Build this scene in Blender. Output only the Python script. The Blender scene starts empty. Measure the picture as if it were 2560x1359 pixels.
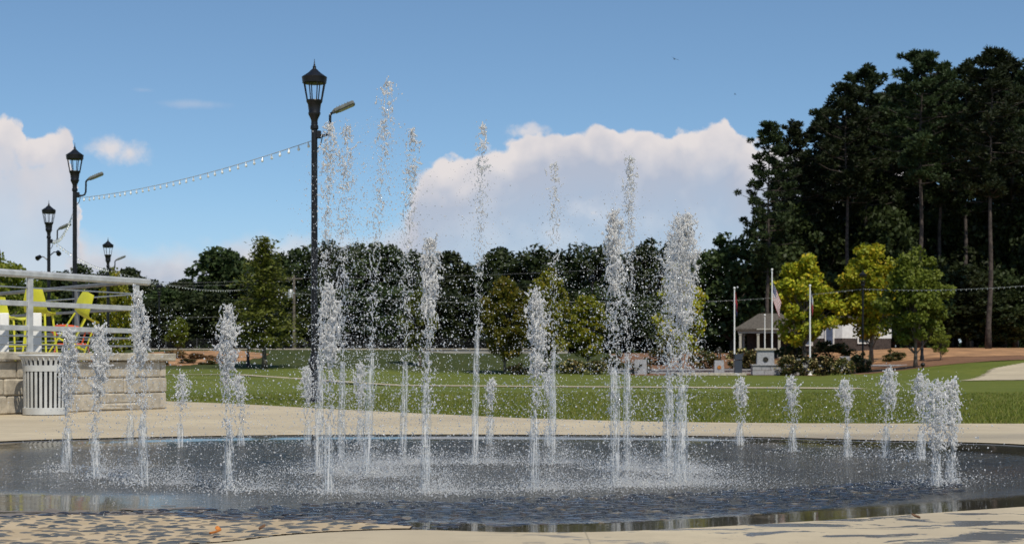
import bpy, bmesh, math, random
import numpy as np
from mathutils import Vector, Matrix, noise as mnoise

random.seed(7)
rng = np.random.default_rng(7)
PI = math.pi
sc = bpy.context.scene
COL = sc.collection

# ------------------------------------------------------------------ camera, sky, sun
F = 4200.0            # focal length in pixels of the 2560 px wide photograph
CH = 0.8              # camera height
HZ = 910.0            # horizon row
cam_d = bpy.data.cameras.new("camera")
cam = bpy.data.objects.new("camera", cam_d)
COL.objects.link(cam)
cam.location = (0, 0, CH)
cam.rotation_euler = (PI / 2, 0, 0)
cam_d.sensor_width = 36.0
cam_d.lens = 36.0 * F / 2560.0
cam_d.shift_y = (HZ - 679.5) / 2560.0
cam_d.clip_start = 0.1
cam_d.clip_end = 3000
cam_d.dof.use_dof = True
cam_d.dof.focus_distance = 13.0
cam_d.dof.aperture_fstop = 6.3
sc.camera = cam

SUN_EL, SUN_AZ = math.radians(54), math.radians(180 - 24)   # azimuth clockwise from +Y: behind the camera, a little to its right
sun_dir = Vector((math.sin(SUN_AZ) * math.cos(SUN_EL), math.cos(SUN_AZ) * math.cos(SUN_EL), math.sin(SUN_EL)))
sl = bpy.data.lights.new("sun", 'SUN')
sl.energy = 3.9
sl.angle = math.radians(0.5)
sl.color = (1.0, 0.93, 0.80)
so = bpy.data.objects.new("sun", sl)
so.rotation_euler = sun_dir.to_track_quat('Z', 'Y').to_euler()
COL.objects.link(so)

sc.view_settings.view_transform = 'Standard'
sc.view_settings.look = 'None'
sc.view_settings.exposure = 0.0
sc.view_settings.gamma = 1.0
sc.cycles.max_bounces = 8
sc.cycles.transparent_max_bounces = 24
sc.cycles.use_denoising = True
sc.cycles.sample_clamp_indirect = 6.0


class NT:
    """small helper over a node tree"""
    def __init__(self, tree):
        self.t = tree

    def n(self, typ, **kw):
        nd = self.t.nodes.new(typ)
        for k, v in kw.items():
            setattr(nd, k, v)
        return nd

    def put(self, sock, v):
        if v is None:
            return
        if hasattr(v, 'is_output') or isinstance(v, bpy.types.NodeSocket):
            self.t.links.new(v, sock)
        else:
            if sock.type == 'RGBA' and len(v) == 3:
                v = (*v, 1)
            sock.default_value = v

    def m(self, op, a, b=None, c=None, clamp=False):
        nd = self.n('ShaderNodeMath', operation=op)
        nd.use_clamp = clamp
        for s, v in zip(nd.inputs, (a, b, c)):
            self.put(s, v)
        return nd.outputs[0]

    def vm(self, op, a, b=None):
        nd = self.n('ShaderNodeVectorMath', operation=op)
        self.put(nd.inputs[0], a)
        if b is not None:
            self.put(nd.inputs[1], b)
        return nd.outputs[0]

    def step(self, x, lo, hi, a=0.0, b=1.0):
        nd = self.n('ShaderNodeMapRange', interpolation_type='SMOOTHSTEP')
        for i, v in enumerate((x, lo, hi, a, b)):
            self.put(nd.inputs[i], v)
        return nd.outputs[0]

    def mix(self, f, a, b, blend='MIX'):
        nd = self.n('ShaderNodeMix', data_type='RGBA', blend_type=blend)
        self.put(nd.inputs[0], f)
        self.put(nd.inputs[6], a)
        self.put(nd.inputs[7], b)
        return nd.outputs[2]

    def noise(self, vec=None, scale=5.0, detail=4.0, rough=0.55, out=0, dist=0.0):
        nd = self.n('ShaderNodeTexNoise')
        if vec is not None:
            self.put(nd.inputs['Vector'], vec)
        nd.inputs['Scale'].default_value = scale
        nd.inputs['Detail'].default_value = detail
        nd.inputs['Roughness'].default_value = rough
        nd.inputs['Distortion'].default_value = dist
        return nd.outputs[out]

    def billow(self, vec, scale):
        """cauliflower heaps: two octaves of smooth cells"""
        out = None
        for k, w in ((1.0, 0.7), (2.3, 0.3)):
            v = self.n('ShaderNodeTexVoronoi', feature='SMOOTH_F1')
            v.inputs['Scale'].default_value = scale * k
            v.inputs['Smoothness'].default_value = 0.35
            self.put(v.inputs['Vector'], self.vm('ADD', vec, self.vm('MULTIPLY', self.noise(vec, scale * .6, 3, 0.6, 1), (.012, .012, .012))))
            x = self.m('MULTIPLY', v.outputs['Distance'], w)
            out = x if out is None else self.m('ADD', out, x)
        return out

    def ramp(self, f, stops):
        nd = self.n('ShaderNodeValToRGB')
        el = nd.color_ramp.elements
        while len(el) < len(stops):
            el.new(0.5)
        for e, (p, c) in zip(el, stops):
            e.position = p
            e.color = (*c, 1) if len(c) == 3 else c
        self.put(nd.inputs[0], f)
        return nd.outputs[0]

    def curve(self, f, pts):
        nd = self.n('ShaderNodeFloatCurve')
        c = nd.mapping.curves[0]
        c.points[0].location = pts[0]
        c.points[1].location = pts[-1]
        for p in pts[1:-1]:
            c.points.new(*p)
        for p in c.points:
            p.handle_type = 'AUTO_CLAMPED'
        nd.mapping.update()
        self.put(nd.inputs[1], f)
        return nd.outputs[0]


def px_az(px):
    return math.atan((px - 1280) / F)


def py_el(py):
    return math.atan((HZ - py) / F)


world = bpy.data.worlds.new("World")
sc.world = world
world.use_nodes = True
wt = world.node_tree
wt.nodes.clear()
W = NT(wt)
tc = W.n('ShaderNodeTexCoord').outputs['Generated']
sep = W.n('ShaderNodeSeparateXYZ')
W.put(sep.inputs[0], tc)
wx, wy, wz = sep.outputs
az = W.m('ARCTAN2', wx, wy)
el = W.m('ARCSINE', wz)
sky = W.n('ShaderNodeTexSky', sky_type='NISHITA')
sky.sun_disc = False
sky.sun_elevation = SUN_EL
sky.sun_rotation = SUN_AZ
sky.altitude = 300
sky.air_density = 1.0
sky.dust_density = 0.3
sky.ozone_density = 4.0
cmb = W.n('ShaderNodeCombineXYZ')
W.put(cmb.inputs[0], wx)
W.put(cmb.inputs[1], wy)
W.put(cmb.inputs[2], W.m('MULTIPLY_ADD', W.m('MAXIMUM', wz, 0.0), 1.25, 0.035))
W.put(sky.inputs[0], W.vm('NORMALIZE', cmb.outputs[0]))
skyc = W.mix(1.0, sky.outputs[0], (0.87, 0.945, 0.925), 'MULTIPLY')
# cloud banks, laid out in azimuth and elevation
A0, A1, E1 = px_az(-300), px_az(2900), py_el(0)
azw = W.m('ADD', az, W.m('MULTIPLY', W.m('SUBTRACT', W.noise(tc, 28, 6, 0.62), 0.5), 0.035))
u = W.m('DIVIDE', W.m('SUBTRACT', azw, A0), A1 - A0, clamp=True)
tops = [(-300, 340), (-100, 350), (-20, 318), (45, 322), (75, 362), (120, 342), (165, 334), (176, 352), (186, 470), (205, 585),
        (300, 600), (380, 606), (520, 600), (700, 580), (860, 590), (940, 570), (1010, 535), (1042, 470), (1058, 422), (1130, 402), (1200, 372),
        (1262, 352), (1300, 336), (1420, 322), (1500, 318), (1600, 326), (1690, 332), (1740, 318), (1792, 308), (1830, 330),
        (1870, 358), (1960, 375), (2200, 420), (2500, 560), (2900, 600)]
pts = [((px_az(x) - A0) / (A1 - A0), py_el(y) / E1) for x, y in tops]
top = W.m('MULTIPLY', W.curve(u, pts), E1)
wob = W.m('SUBTRACT', W.noise(tc, 55, 7, 0.6), 0.5)
wob2 = W.m('SUBTRACT', 0.55, W.billow(tc, 62))
dep = W.m('ADD', W.m('SUBTRACT', top, el), W.m('ADD', W.m('MULTIPLY', wob, 0.016), W.m('MULTIPLY', wob2, 0.0115)))
soft = W.step(az, px_az(960), px_az(1090), 0.026, 0.0034)
soft = W.m('MINIMUM', soft, W.step(az, px_az(170), px_az(230), 0.0034, 0.022))
soft = W.m('MAXIMUM', soft, 0.0034)
mask = W.step(W.m('DIVIDE', dep, soft), 0.0, 1.0)
# thin the bank with depth below its lit top
thin = W.step(dep, 0.0, 0.07, 0.97, 0.52)
mask = W.m('MULTIPLY', mask, thin)
# the left bank is broken by blue gaps
holes = W.step(W.noise(tc, 17, 5, 0.6), 0.40, 0.56)
mask = W.m('MULTIPLY', mask, W.m('MAXIMUM', W.step(az, px_az(120), px_az(230)), W.m('MAXIMUM', holes, W.step(dep, 0.016, 0.03, 1.0, 0.25))))


def blob(cx, cy, rx, ry, amp=0.5):
    dx = W.m('DIVIDE', W.m('SUBTRACT', az, px_az(cx)), rx / F)
    dy = W.m('DIVIDE', W.m('SUBTRACT', el, py_el(cy)), ry / F)
    r = W.m('SQRT', W.m('ADD', W.m('MULTIPLY', dx, dx), W.m('MULTIPLY', dy, dy)))
    return W.m('ADD', W.m('SUBTRACT', 1.0, r), W.m('MULTIPLY', wob, amp * 3))


b1 = W.step(blob(282, 388, 84, 38, .8), -0.05, 0.9, 0, 0.85)
b2 = W.step(blob(480, 272, 110, 14), 0.0, 1.2, 0, 0.22)
b3 = W.step(blob(360, 241, 40, 9), 0.0, 1.2, 0, 0.18)
b4 = W.step(blob(1318, 334, 74, 30, .8), 0.0, 0.7, 0, 0.75)
b5 = W.step(blob(1482, 532, 70, 44, .9), 0.0, 1.0, 0, 0.9)
b6 = W.step(blob(1390, 580, 110, 50, .9), 0.0, 1.1, 0, 0.8)
for b in (b1, b2, b3, b4):
    mask = W.m('MAXIMUM', mask, b)
mot = W.m('ADD', W.m('MULTIPLY', W.noise(tc, 24, 5, 0.6), 0.6), W.m('MULTIPLY', W.m('SUBTRACT', 0.9, W.billow(tc, 50)), 0.4))
lit = W.m('ADD', W.step(dep, 0.002, 0.034, 1.0, 0.18), W.m('MULTIPLY', W.m('SUBTRACT', mot, 0.5), 2.2), clamp=True)
lit = W.m('MAXIMUM', lit, W.m('MULTIPLY', W.m('MAXIMUM', b5, b6), 0.85))
mask = W.m('MAXIMUM', mask, W.m('MULTIPLY', W.m('MAXIMUM', b5, b6), 0.9))
lit = W.m('MAXIMUM', lit, W.m('MULTIPLY', b1, 0.7))
left = W.step(az, px_az(150), px_az(240), 1.0, 0.0)
lit = W.m('MAXIMUM', lit, W.m('MULTIPLY', left, W.m('MULTIPLY_ADD', mot, 0.7, 0.3)))
cloudc = W.mix(lit, (3.8, 3.95, 4.6), (6.2, 5.75, 5.65))
# pale air near the horizon
hazef = W.step(el, 0.0, 0.11, 0.42, 0.0)
skyc = W.mix(hazef, skyc, (3.7, 4.1, 5.15))
full = W.mix(W.m('MULTIPLY', mask, W.step(el, -0.02, 0.0)), skyc, cloudc)
bg = W.n('ShaderNodeBackground')
W.put(bg.inputs[0], full)
bg.inputs[1].default_value = 0.128
wo = W.n('ShaderNodeOutputWorld')
wt.links.new(bg.outputs[0], wo.inputs[0])


# ------------------------------------------------------------------ helpers
def S(x):
    x = min(max(x, 0.0), 1.0)
    return x * x * (3 - 2 * x)


def zt(x, y):
    """height of the terrain"""
    z = 1.75 * S((y - 116) / 34.0)
    z += 1.15 * S((x - 21) / 13.0) * S((y - 84) / 26.0) * (1 - 0.6 * S((y - 116) / 34.0))
    z += 0.35 * S((-x - 5) / 6.0) * S((y - 42) / 12.0)
    if y > 40:
        z += 0.05 * mnoise.noise((x * 0.07, y * 0.05, 0.3)) * S((y - 40) / 30)
    return z


def gp(px, py):
    """point of the level ground seen at a pixel"""
    d = CH * F / (py - HZ)
    return Vector(((px - 1280) / F * d, d, 0.0))


def at(px, d):
    return (px - 1280) / F * d


def zz(py, d):
    return CH + (HZ - py) / F * d


def hit(px, py):
    d = 20.0
    while d < 400:
        x = at(px, d)
        if zz(py, d) <= zt(x, d):
            return Vector((x, d, zt(x, d)))
        d += 0.25
    return Vector((at(px, 400), 400, 0))


class MB:
    """collects geometry for one mesh"""
    def __init__(self):
        self.v, self.f, self.mi = [], [], []
        self.cur = 0

    def add(self, vs, fs):
        o = len(self.v)
        self.v += [tuple(p) for p in vs]
        self.f += [tuple(i + o for i in q) for q in fs]
        self.mi += [self.cur] * len(fs)

    def box(self, c, s, M=None, jit=0.0, bev=0.0):
        x, y, z = s[0] / 2, s[1] / 2, s[2] / 2
        if bev <= 0:
            vs = [Vector((a * x, b * y, c_ * z)) for a in (-1, 1) for b in (-1, 1) for c_ in (-1, 1)]
            fs = [(0, 1, 3, 2), (4, 6, 7, 5), (0, 4, 5, 1), (2, 3, 7, 6), (0, 2, 6, 4), (1, 5, 7, 3)]
        else:
            b_ = bev
            bm = bmesh.new()
            bmesh.ops.create_cube(bm, size=1)
            for w in bm.verts:
                w.co = Vector((w.co.x * 2 * x, w.co.y * 2 * y, w.co.z * 2 * z))
            bmesh.ops.bevel(bm, geom=bm.edges[:] + bm.verts[:], offset=b_, segments=1, affect='EDGES', clamp_overlap=True)
            bm.verts.index_update()
            vs = [w.co.copy() for w in bm.verts]
            fs = [tuple(w.index for w in q.verts) for q in bm.faces]
            bm.free()
        if jit:
            vs = [p + Vector((random.uniform(-jit, jit), random.uniform(-jit, jit), random.uniform(-jit, jit))) for p in vs]
        if M is not None:
            vs = [M @ p for p in vs]
        c = Vector(c)
        self.add([p + c for p in vs], fs)

    def tube(self, pts, rad, n=8, cap=True):
        pts = [Vector(p) for p in pts]
        if not hasattr(rad, '__len__'):
            rad = [rad] * len(pts)
        vs, fs = [], []
        prev = None
        for i, p in enumerate(pts):
            t = (pts[min(i + 1, len(pts) - 1)] - pts[max(i - 1, 0)])
            t = t.normalized() if t.length > 1e-9 else Vector((0, 0, 1))
            if prev is None:
                a = Vector((1, 0, 0)) if abs(t.x) < 0.8 else Vector((0, 1, 0))
                nrm = t.cross(a).normalized()
            else:
                nrm = (prev - t * prev.dot(t)).normalized()
            prev = nrm
            bn = t.cross(nrm)
            for k in range(n):
                a = 2 * PI * k / n
                vs.append(p + (nrm * math.cos(a) + bn * math.sin(a)) * rad[i])
        for i in range(len(pts) - 1):
            for k in range(n):
                k2 = (k + 1) % n
                fs.append((i * n + k, i * n + k2, (i + 1) * n + k2, (i + 1) * n + k))
        if cap:
            fs.append(tuple(range(n - 1, -1, -1)))
            fs.append(tuple((len(pts) - 1) * n + k for k in range(n)))
        self.add(vs, fs)

    def lathe(self, prof, c=(0, 0, 0), n=16, cap=True):
        """prof: list of (r, z)"""
        vs, fs = [], []
        for r, z in prof:
            for k in range(n):
                a = 2 * PI * k / n
                vs.append((c[0] + r * math.cos(a), c[1] + r * math.sin(a), c[2] + z))
        for i in range(len(prof) - 1):
            for k in range(n):
                k2 = (k + 1) % n
                fs.append((i * n + k, i * n + k2, (i + 1) * n + k2, (i + 1) * n + k))
        if cap:
            fs.append(tuple(range(n - 1, -1, -1)))
            fs.append(tuple((len(prof) - 1) * n + k for k in range(n)))
        self.add(vs, fs)

    def ball(self, c, r, sz=(1, 1, 1), sub=1):
        bm = bmesh.new()
        bmesh.ops.create_icosphere(bm, subdivisions=sub, radius=r)
        bm.verts.index_update()
        self.add([Vector((w.co.x * sz[0], w.co.y * sz[1], w.co.z * sz[2])) + Vector(c) for w in bm.verts],
                 [tuple(w.index for w in q.verts) for q in bm.faces])
        bm.free()

    def mesh(self, name, mats, smooth=False, ang=None):
        me = bpy.data.meshes.new(name)
        me.from_pydata(self.v, [], self.f)
        for m in (mats if isinstance(mats, (list, tuple)) else [mats]):
            me.materials.append(m)
        if any(self.mi):
            me.polygons.foreach_set('material_index', self.mi)
        if smooth:
            me.shade_smooth()
            if ang:
                me.set_sharp_from_angle(angle=math.radians(ang))
        me.update()
        return me

    def build(self, name, mats, parent=None, smooth=False, ang=None):
        return link(name, self.mesh(name, mats, smooth, ang), parent)


def link(name, me, parent=None):
    o = bpy.data.objects.new(name, me)
    COL.objects.link(o)
    if parent is not None:
        o.parent = parent
    return o


def tag(o, label=None, cat=None, group=None, kind=None):
    if label:
        o['label'] = label
    if cat:
        o['category'] = cat
    if group:
        o['group'] = group
    if kind:
        o['kind'] = kind
    return o


def empty(name, loc, rz=0.0, label=None, cat=None, group=None):
    o = bpy.data.objects.new(name, None)
    o.empty_display_size = 0.2
    COL.objects.link(o)
    o.location = loc
    o.rotation_euler = (0, 0, rz)
    return tag(o, label, cat, group)


def copy_tree(o, parent=None):
    c = o.copy()
    COL.objects.link(c)
    if parent is not None:
        c.parent = parent
    for ch in o.children:
        copy_tree(ch, c)
    return c


def np_mesh(name, V, Fc, mats, smooth=False):
    """V (n,3) floats, Fc (m,k) ints"""
    me = bpy.data.meshes.new(name)
    n, (m, k) = len(V), Fc.shape
    me.vertices.add(n)
    me.vertices.foreach_set('co', np.ascontiguousarray(V, dtype=np.float32).ravel())
    me.loops.add(m * k)
    me.loops.foreach_set('vertex_index', np.ascontiguousarray(Fc, dtype=np.int32).ravel())
    me.polygons.add(m)
    me.polygons.foreach_set('loop_start', np.arange(0, m * k, k, dtype=np.int32))
    if smooth:
        me.polygons.foreach_set('use_smooth', np.ones(m, dtype=bool))
    for mt in (mats if isinstance(mats, (list, tuple)) else [mats]):
        me.materials.append(mt)
    me.update(calc_edges=True)
    me.validate()
    return me


# ------------------------------------------------------------------ materials
def new_mat(name):
    m = bpy.data.materials.new(name)
    m.use_nodes = True
    m.node_tree.nodes.clear()
    t = NT(m.node_tree)
    out = t.n('ShaderNodeOutputMaterial')
    return m, t, out


def solid(name, col, rough=0.6, metal=0.0, var=0.12, scale=6.0, bump=0.0, bscale=40.0, spec=0.5, coat=0.0, col2=None):
    m, t, out = new_mat(name)
    p = t.n('ShaderNodeBsdfPrincipled')
    pos = t.n('ShaderNodeTexCoord').outputs['Object']
    nz = t.noise(pos, scale, 5, 0.6)
    c2 = col2 or tuple(min(1, c * (1 + var * 2)) for c in col)
    c1 = tuple(c * (1 - var * 2) for c in col) if col2 is None else col
    t.put(p.inputs['Base Color'], t.mix(t.step(nz, 0.3, 0.7), c1, c2))
    p.inputs['Roughness'].default_value = rough
    p.inputs['Metallic'].default_value = metal
    p.inputs['Specular IOR Level'].default_value = spec
    p.inputs['Coat Weight'].default_value = coat
    if bump:
        b = t.n('ShaderNodeBump')
        b.inputs['Strength'].default_value = bump
        b.inputs['Distance'].default_value = 0.02
        t.put(b.inputs['Height'], t.noise(pos, bscale, 5, 0.65))
        t.put(p.inputs['Normal'], b.outputs[0])
    t.put(out.inputs[0], p.outputs[0])
    return m


def foliage(name, ca, cb, cc=None, trans=0.25, rough=0.55):
    m, t, out = new_mat(name)
    geo = t.n('ShaderNodeNewGeometry')
    oi = t.n('ShaderNodeObjectInfo')
    isl = geo.outputs['Random Per Island']
    big = t.noise(t.n('ShaderNodeTexCoord').outputs['Object'], 0.55, 3, 0.6)
    f = t.m('ADD', t.m('MULTIPLY', isl, 0.55), t.m('MULTIPLY', t.step(big, 0.35, 0.65), 0.45))
    c = t.mix(f, ca, cb)
    if cc:
        c = t.mix(t.m('MULTIPLY', t.step(t.m('FRACT', t.m('MULTIPLY', isl, 7.31)), 0.75, 0.8), 0.8), c, cc)
    hs = t.n('ShaderNodeHueSaturation')
    t.put(hs.inputs['Color'], c)
    t.put(hs.inputs['Value'], t.m('MULTIPLY_ADD', oi.outputs['Random'], 0.8, 0.6))
    t.put(hs.inputs['Hue'], t.m('MULTIPLY_ADD', oi.outputs['Random'], 0.03, 0.485))
    p = t.n('ShaderNodeBsdfPrincipled')
    t.put(p.inputs['Base Color'], hs.outputs[0])
    p.inputs['Roughness'].default_value = rough
    p.inputs['Specular IOR Level'].default_value = 0.25
    tr = t.n('ShaderNodeBsdfTranslucent')
    t.put(tr.inputs[0], hs.outputs[0])
    mx = t.n('ShaderNodeMixShader')
    mx.inputs[0].default_value = trans
    t.put(mx.inputs[1], p.outputs[0])
    t.put(mx.inputs[2], tr.outputs[0])
    t.put(out.inputs[0], mx.outputs[0])
    return m


M = {}
M['black'] = solid('black_paint', (0.007, 0.007, 0.008), 0.4, 0.0, 0.25, 4, spec=.35)
M['flood'] = solid('floodlight_metal', (0.16, 0.16, 0.14), 0.45, 0.4, 0.2, 6)
M['flood_glass'] = solid('floodlight_lens', (0.34, 0.33, 0.22), 0.25, 0.0, 0.2, 20)
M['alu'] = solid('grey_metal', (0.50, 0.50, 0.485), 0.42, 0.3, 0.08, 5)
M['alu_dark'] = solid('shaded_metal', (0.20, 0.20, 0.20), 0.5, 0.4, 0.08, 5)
M['cable'] = solid('steel_cable', (0.45, 0.45, 0.44), 0.35, 0.8, 0.1, 9)
M['bin'] = solid('bin_paint', (0.47, 0.475, 0.46), 0.45, 0.0, 0.07, 3, bump=0.04, bscale=60)
M['liner'] = solid('bin_liner', (0.008, 0.008, 0.009), 0.6, 0.0, 0.3, 5)
M['stone'] = solid('wall_stone', (0.42, 0.37, 0.29), 0.9, 0.0, 0.11, 7, bump=0.6, bscale=26)
M['mortar'] = solid('wall_mortar', (0.30, 0.265, 0.21), 0.95, 0.0, 0.15, 12, bump=0.5)
M['coping'] = solid('coping_stone', (0.40, 0.355, 0.275), 0.9, 0.0, 0.14, 6, bump=0.6, bscale=30)
M['yellow'] = solid('yellow_plastic', (0.60, 0.58, 0.035), 0.4, 0.0, 0.06, 3, coat=0.1)
M['orange'] = solid('orange_plastic', (0.62, 0.10, 0.03), 0.45, 0.0, 0.06, 3)
M['white'] = solid('white_paint', (0.78, 0.77, 0.73), 0.5, 0.0, 0.04, 3)
M['white_dimmed'] = solid('dimmed_white_paint', (0.42, 0.40, 0.34), 0.6, 0, .05, 3)  # white paint dimmed; the shade on the pavilion is in this colour
M['pole_white'] = solid('flagpole_paint', (0.80, 0.80, 0.78), 0.35, 0.0, 0.03, 2)
M['granite'] = solid('grey_granite', (0.30, 0.30, 0.31), 0.7, 0.0, 0.12, 10, bump=0.2)
M['dark_granite'] = solid('dark_granite', (0.035, 0.04, 0.055), 0.3, 0.0, 0.2, 20)
M['bronze'] = solid('bronze', (0.05, 0.042, 0.03), 0.4, 0.6, 0.3, 12)
M['gold'] = solid('gold_medallion', (0.45, 0.17, 0.03), 0.4, 0.3, 0.2, 18)
M['roof'] = solid('roof_shingle', (0.082, 0.07, 0.056), 0.9, 0.0, 0.22, 9, bump=0.5, bscale=12)
M['siding'] = solid('white_siding', (0.62, 0.63, 0.62), 0.6, 0.0, 0.05, 3)
M['brick'] = solid('dark_brick', (0.045, 0.033, 0.028), 0.9, 0.0, 0.25, 8, bump=0.4)
M['pane'] = solid('window_pane', (0.02, 0.025, 0.03), 0.08, 0.0, 0.2, 3)
M['shutter'] = solid('blue_shutter', (0.09, 0.12, 0.19), 0.6, 0.0, 0.1, 4)
M['bulb'] = solid('bulb_glass', (0.88, 0.87, 0.80), 0.2, 0.0, 0.04, 30, coat=0.3)
M['wire'] = solid('wire', (0.055, 0.055, 0.055), 0.6)
M['wire_mid'] = solid('grey_wire', (0.16, 0.16, 0.155), 0.6)
M['wire_pale'] = solid('pale_wire', (0.40, 0.40, 0.38), 0.6)
M['bark'] = solid('pine_bark', (0.055, 0.043, 0.036), 0.95, 0.0, 0.3, 3, bump=0.8, bscale=9)
M['bark_grey'] = solid('grey_bark', (0.13, 0.11, 0.085), 0.95, 0.0, 0.25, 4, bump=0.7, bscale=14)
M['bark_dark'] = solid('dark_bark', (0.05, 0.04, 0.032), 0.95, 0.0, 0.3, 3, bump=0.6)
M['concrete_wall'] = solid('far_concrete', (0.30, 0.285, 0.25), 0.9, 0.0, 0.12, 0.7, bump=0.2)
M['red_cloth'] = solid('red_cloth', (0.26, 0.022, 0.03), 0.8, 0, 0.1, 6)
M['white_cloth'] = solid('white_cloth', (0.68, 0.66, 0.64), 0.8, 0, 0.05, 6)
M['blue_cloth'] = solid('blue_cloth', (0.02, 0.03, 0.10), 0.8, 0, 0.1, 6)
M['leaf_orange'] = solid('orange_leaf', (0.50, 0.17, 0.03), 0.7, 0, .15, 40)
M['leaf_brown'] = solid('brown_leaf', (0.13, 0.065, 0.03), 0.7, 0, .15, 40)
M['bird'] = solid('bird_feather', (0.02, 0.018, 0.016), 0.8)

M['cypress_leaf'] = foliage('cypress_leaves', (0.08, 0.10, 0.016), (0.16, 0.17, 0.028), None, 0.3)
M['pine'] = foliage('pine_needles', (0.015, 0.025, 0.009), (0.044, 0.062, 0.02), None, 0.22, 0.6)
M['dark_leaf'] = foliage('dark_leaves', (0.018, 0.028, 0.009), (0.054, 0.074, 0.02), None, 0.24)
M['mid_leaf'] = foliage('mid_leaves', (0.07, 0.088, 0.010), (0.135, 0.15, 0.016), None, 0.22)
M['yellow_leaf'] = foliage('yellow_leaves', (0.15, 0.185, 0.014), (0.38, 0.36, 0.018), (0.48, 0.34, 0.022), 0.25)
M['olive_leaf'] = foliage('olive_leaves', (0.085, 0.11, 0.010), (0.22, 0.215, 0.016), (0.28, 0.22, 0.016), 0.25)
M['lime_leaf'] = foliage('lime_leaves', (0.10, 0.14, 0.016), (0.24, 0.25, 0.03), None, 0.35)
M['shrub_leaf'] = foliage('shrub_leaves', (0.022, 0.034, 0.008), (0.06, 0.07, 0.015), (0.16, 0.09, 0.03), 0.2)
M['petal'] = foliage('petals', (0.34, 0.28, 0.09), (0.50, 0.42, 0.18), None, 0.2)
M['dry_grass'] = foliage('dry_grass', (0.16, 0.10, 0.035), (0.30, 0.17, 0.075), (0.10, 0.10, 0.03), 0.2)


def mat_concrete():
    m, t, out = new_mat('tan_concrete')
    p = t.n('ShaderNodeBsdfPrincipled')
    pos = t.n('ShaderNodeNewGeometry').outputs['Position']
    sp = t.n('ShaderNodeSeparateXYZ')
    t.put(sp.inputs[0], pos)
    big = t.noise(pos, 0.35, 5, 0.6)
    mid = t.noise(pos, 3.0, 6, 0.65)
    fine = t.noise(pos, 90, 3, 0.7)
    c = t.mix(t.step(big, 0.3, 0.7), (0.445, 0.365, 0.245), (0.56, 0.465, 0.31))
    c = t.mix(t.m('MULTIPLY', t.step(mid, 0.38, 0.72), 0.5), c, (0.38, 0.31, 0.21))
    pit = t.step(t.noise(pos, 26, 3, 0.6), 0.66, 0.72)
    c = t.mix(t.m('MULTIPLY', pit, 0.45), c, (0.22, 0.18, 0.13))
    c = t.mix(t.m('MULTIPLY', t.step(fine, 0.4, 0.8), 0.3), c, (0.33, 0.27, 0.19))
    # splash marks thrown out of the basin: long wet blots, near rim only
    mp = t.n('ShaderNodeMapping')
    mp.inputs['Rotation'].default_value = (0, 0, math.radians(-62))
    mp.inputs['Scale'].default_value = (0.9, 1.9, 1)
    t.put(mp.inputs[0], pos)
    w = t.noise(mp.outputs[0], 1.7, 6, 0.6, dist=1.2)
    near = t.m('MULTIPLY', t.step(sp.outputs[1], 7.2, 7.6), t.step(sp.outputs[1], 9.6, 10.6, 1, 0))
    near = t.m('MULTIPLY', near, t.step(sp.outputs[0], -0.4, 0.6))
    wet = t.m('MULTIPLY', t.step(w, 0.53, 0.548), near)
    speck = t.m('MULTIPLY', t.step(t.noise(mp.outputs[0], 9, 3, 0.5), 0.68, 0.70), near)
    wet = t.m('MAXIMUM', wet, speck)
    # damp fringe on the far side
    fr = t.m('MULTIPLY', t.step(t.m('ADD', sp.outputs[1], t.m('MULTIPLY', mid, 1.6)), 19.6, 20.8, 1, 0), t.step(sp.outputs[1], 17.0, 18.5))
    fr = t.m('MULTIPLY', fr, t.step(sp.outputs[0], 0.6, 1.6))
    wet = t.m('MAXIMUM', wet, t.m('MULTIPLY', fr, 0.35))
    c = t.mix(t.m('MULTIPLY', wet, 0.85), c, (0.085, 0.078, 0.066))
    # saw-cut joints
    for ax, step_, off in ((0, 3.1, 0.4), (1, 3.3, 1.7)):
        q = t.m('ABSOLUTE', t.m('SUBTRACT', t.m('FRACT', t.m('DIVIDE', t.m('ADD', sp.outputs[ax], 100 + off), step_)), 0.5))
        j = t.step(q, 0.0, 0.0022, 0.55, 0)
        c = t.mix(j, c, (0.16, 0.135, 0.095))
    t.put(p.inputs['Base Color'], c)
    t.put(p.inputs['Roughness'], t.mix(wet, (0.85, 0.85, 0.85), (0.22, 0.22, 0.22)))
    b = t.n('ShaderNodeBump')
    b.inputs['Strength'].default_value = 0.35
    b.inputs['Distance'].default_value = 0.004
    t.put(b.inputs['Height'], fine)
    t.put(p.inputs['Normal'], b.outputs[0])
    t.put(out.inputs[0], p.outputs[0])
    return m


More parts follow.
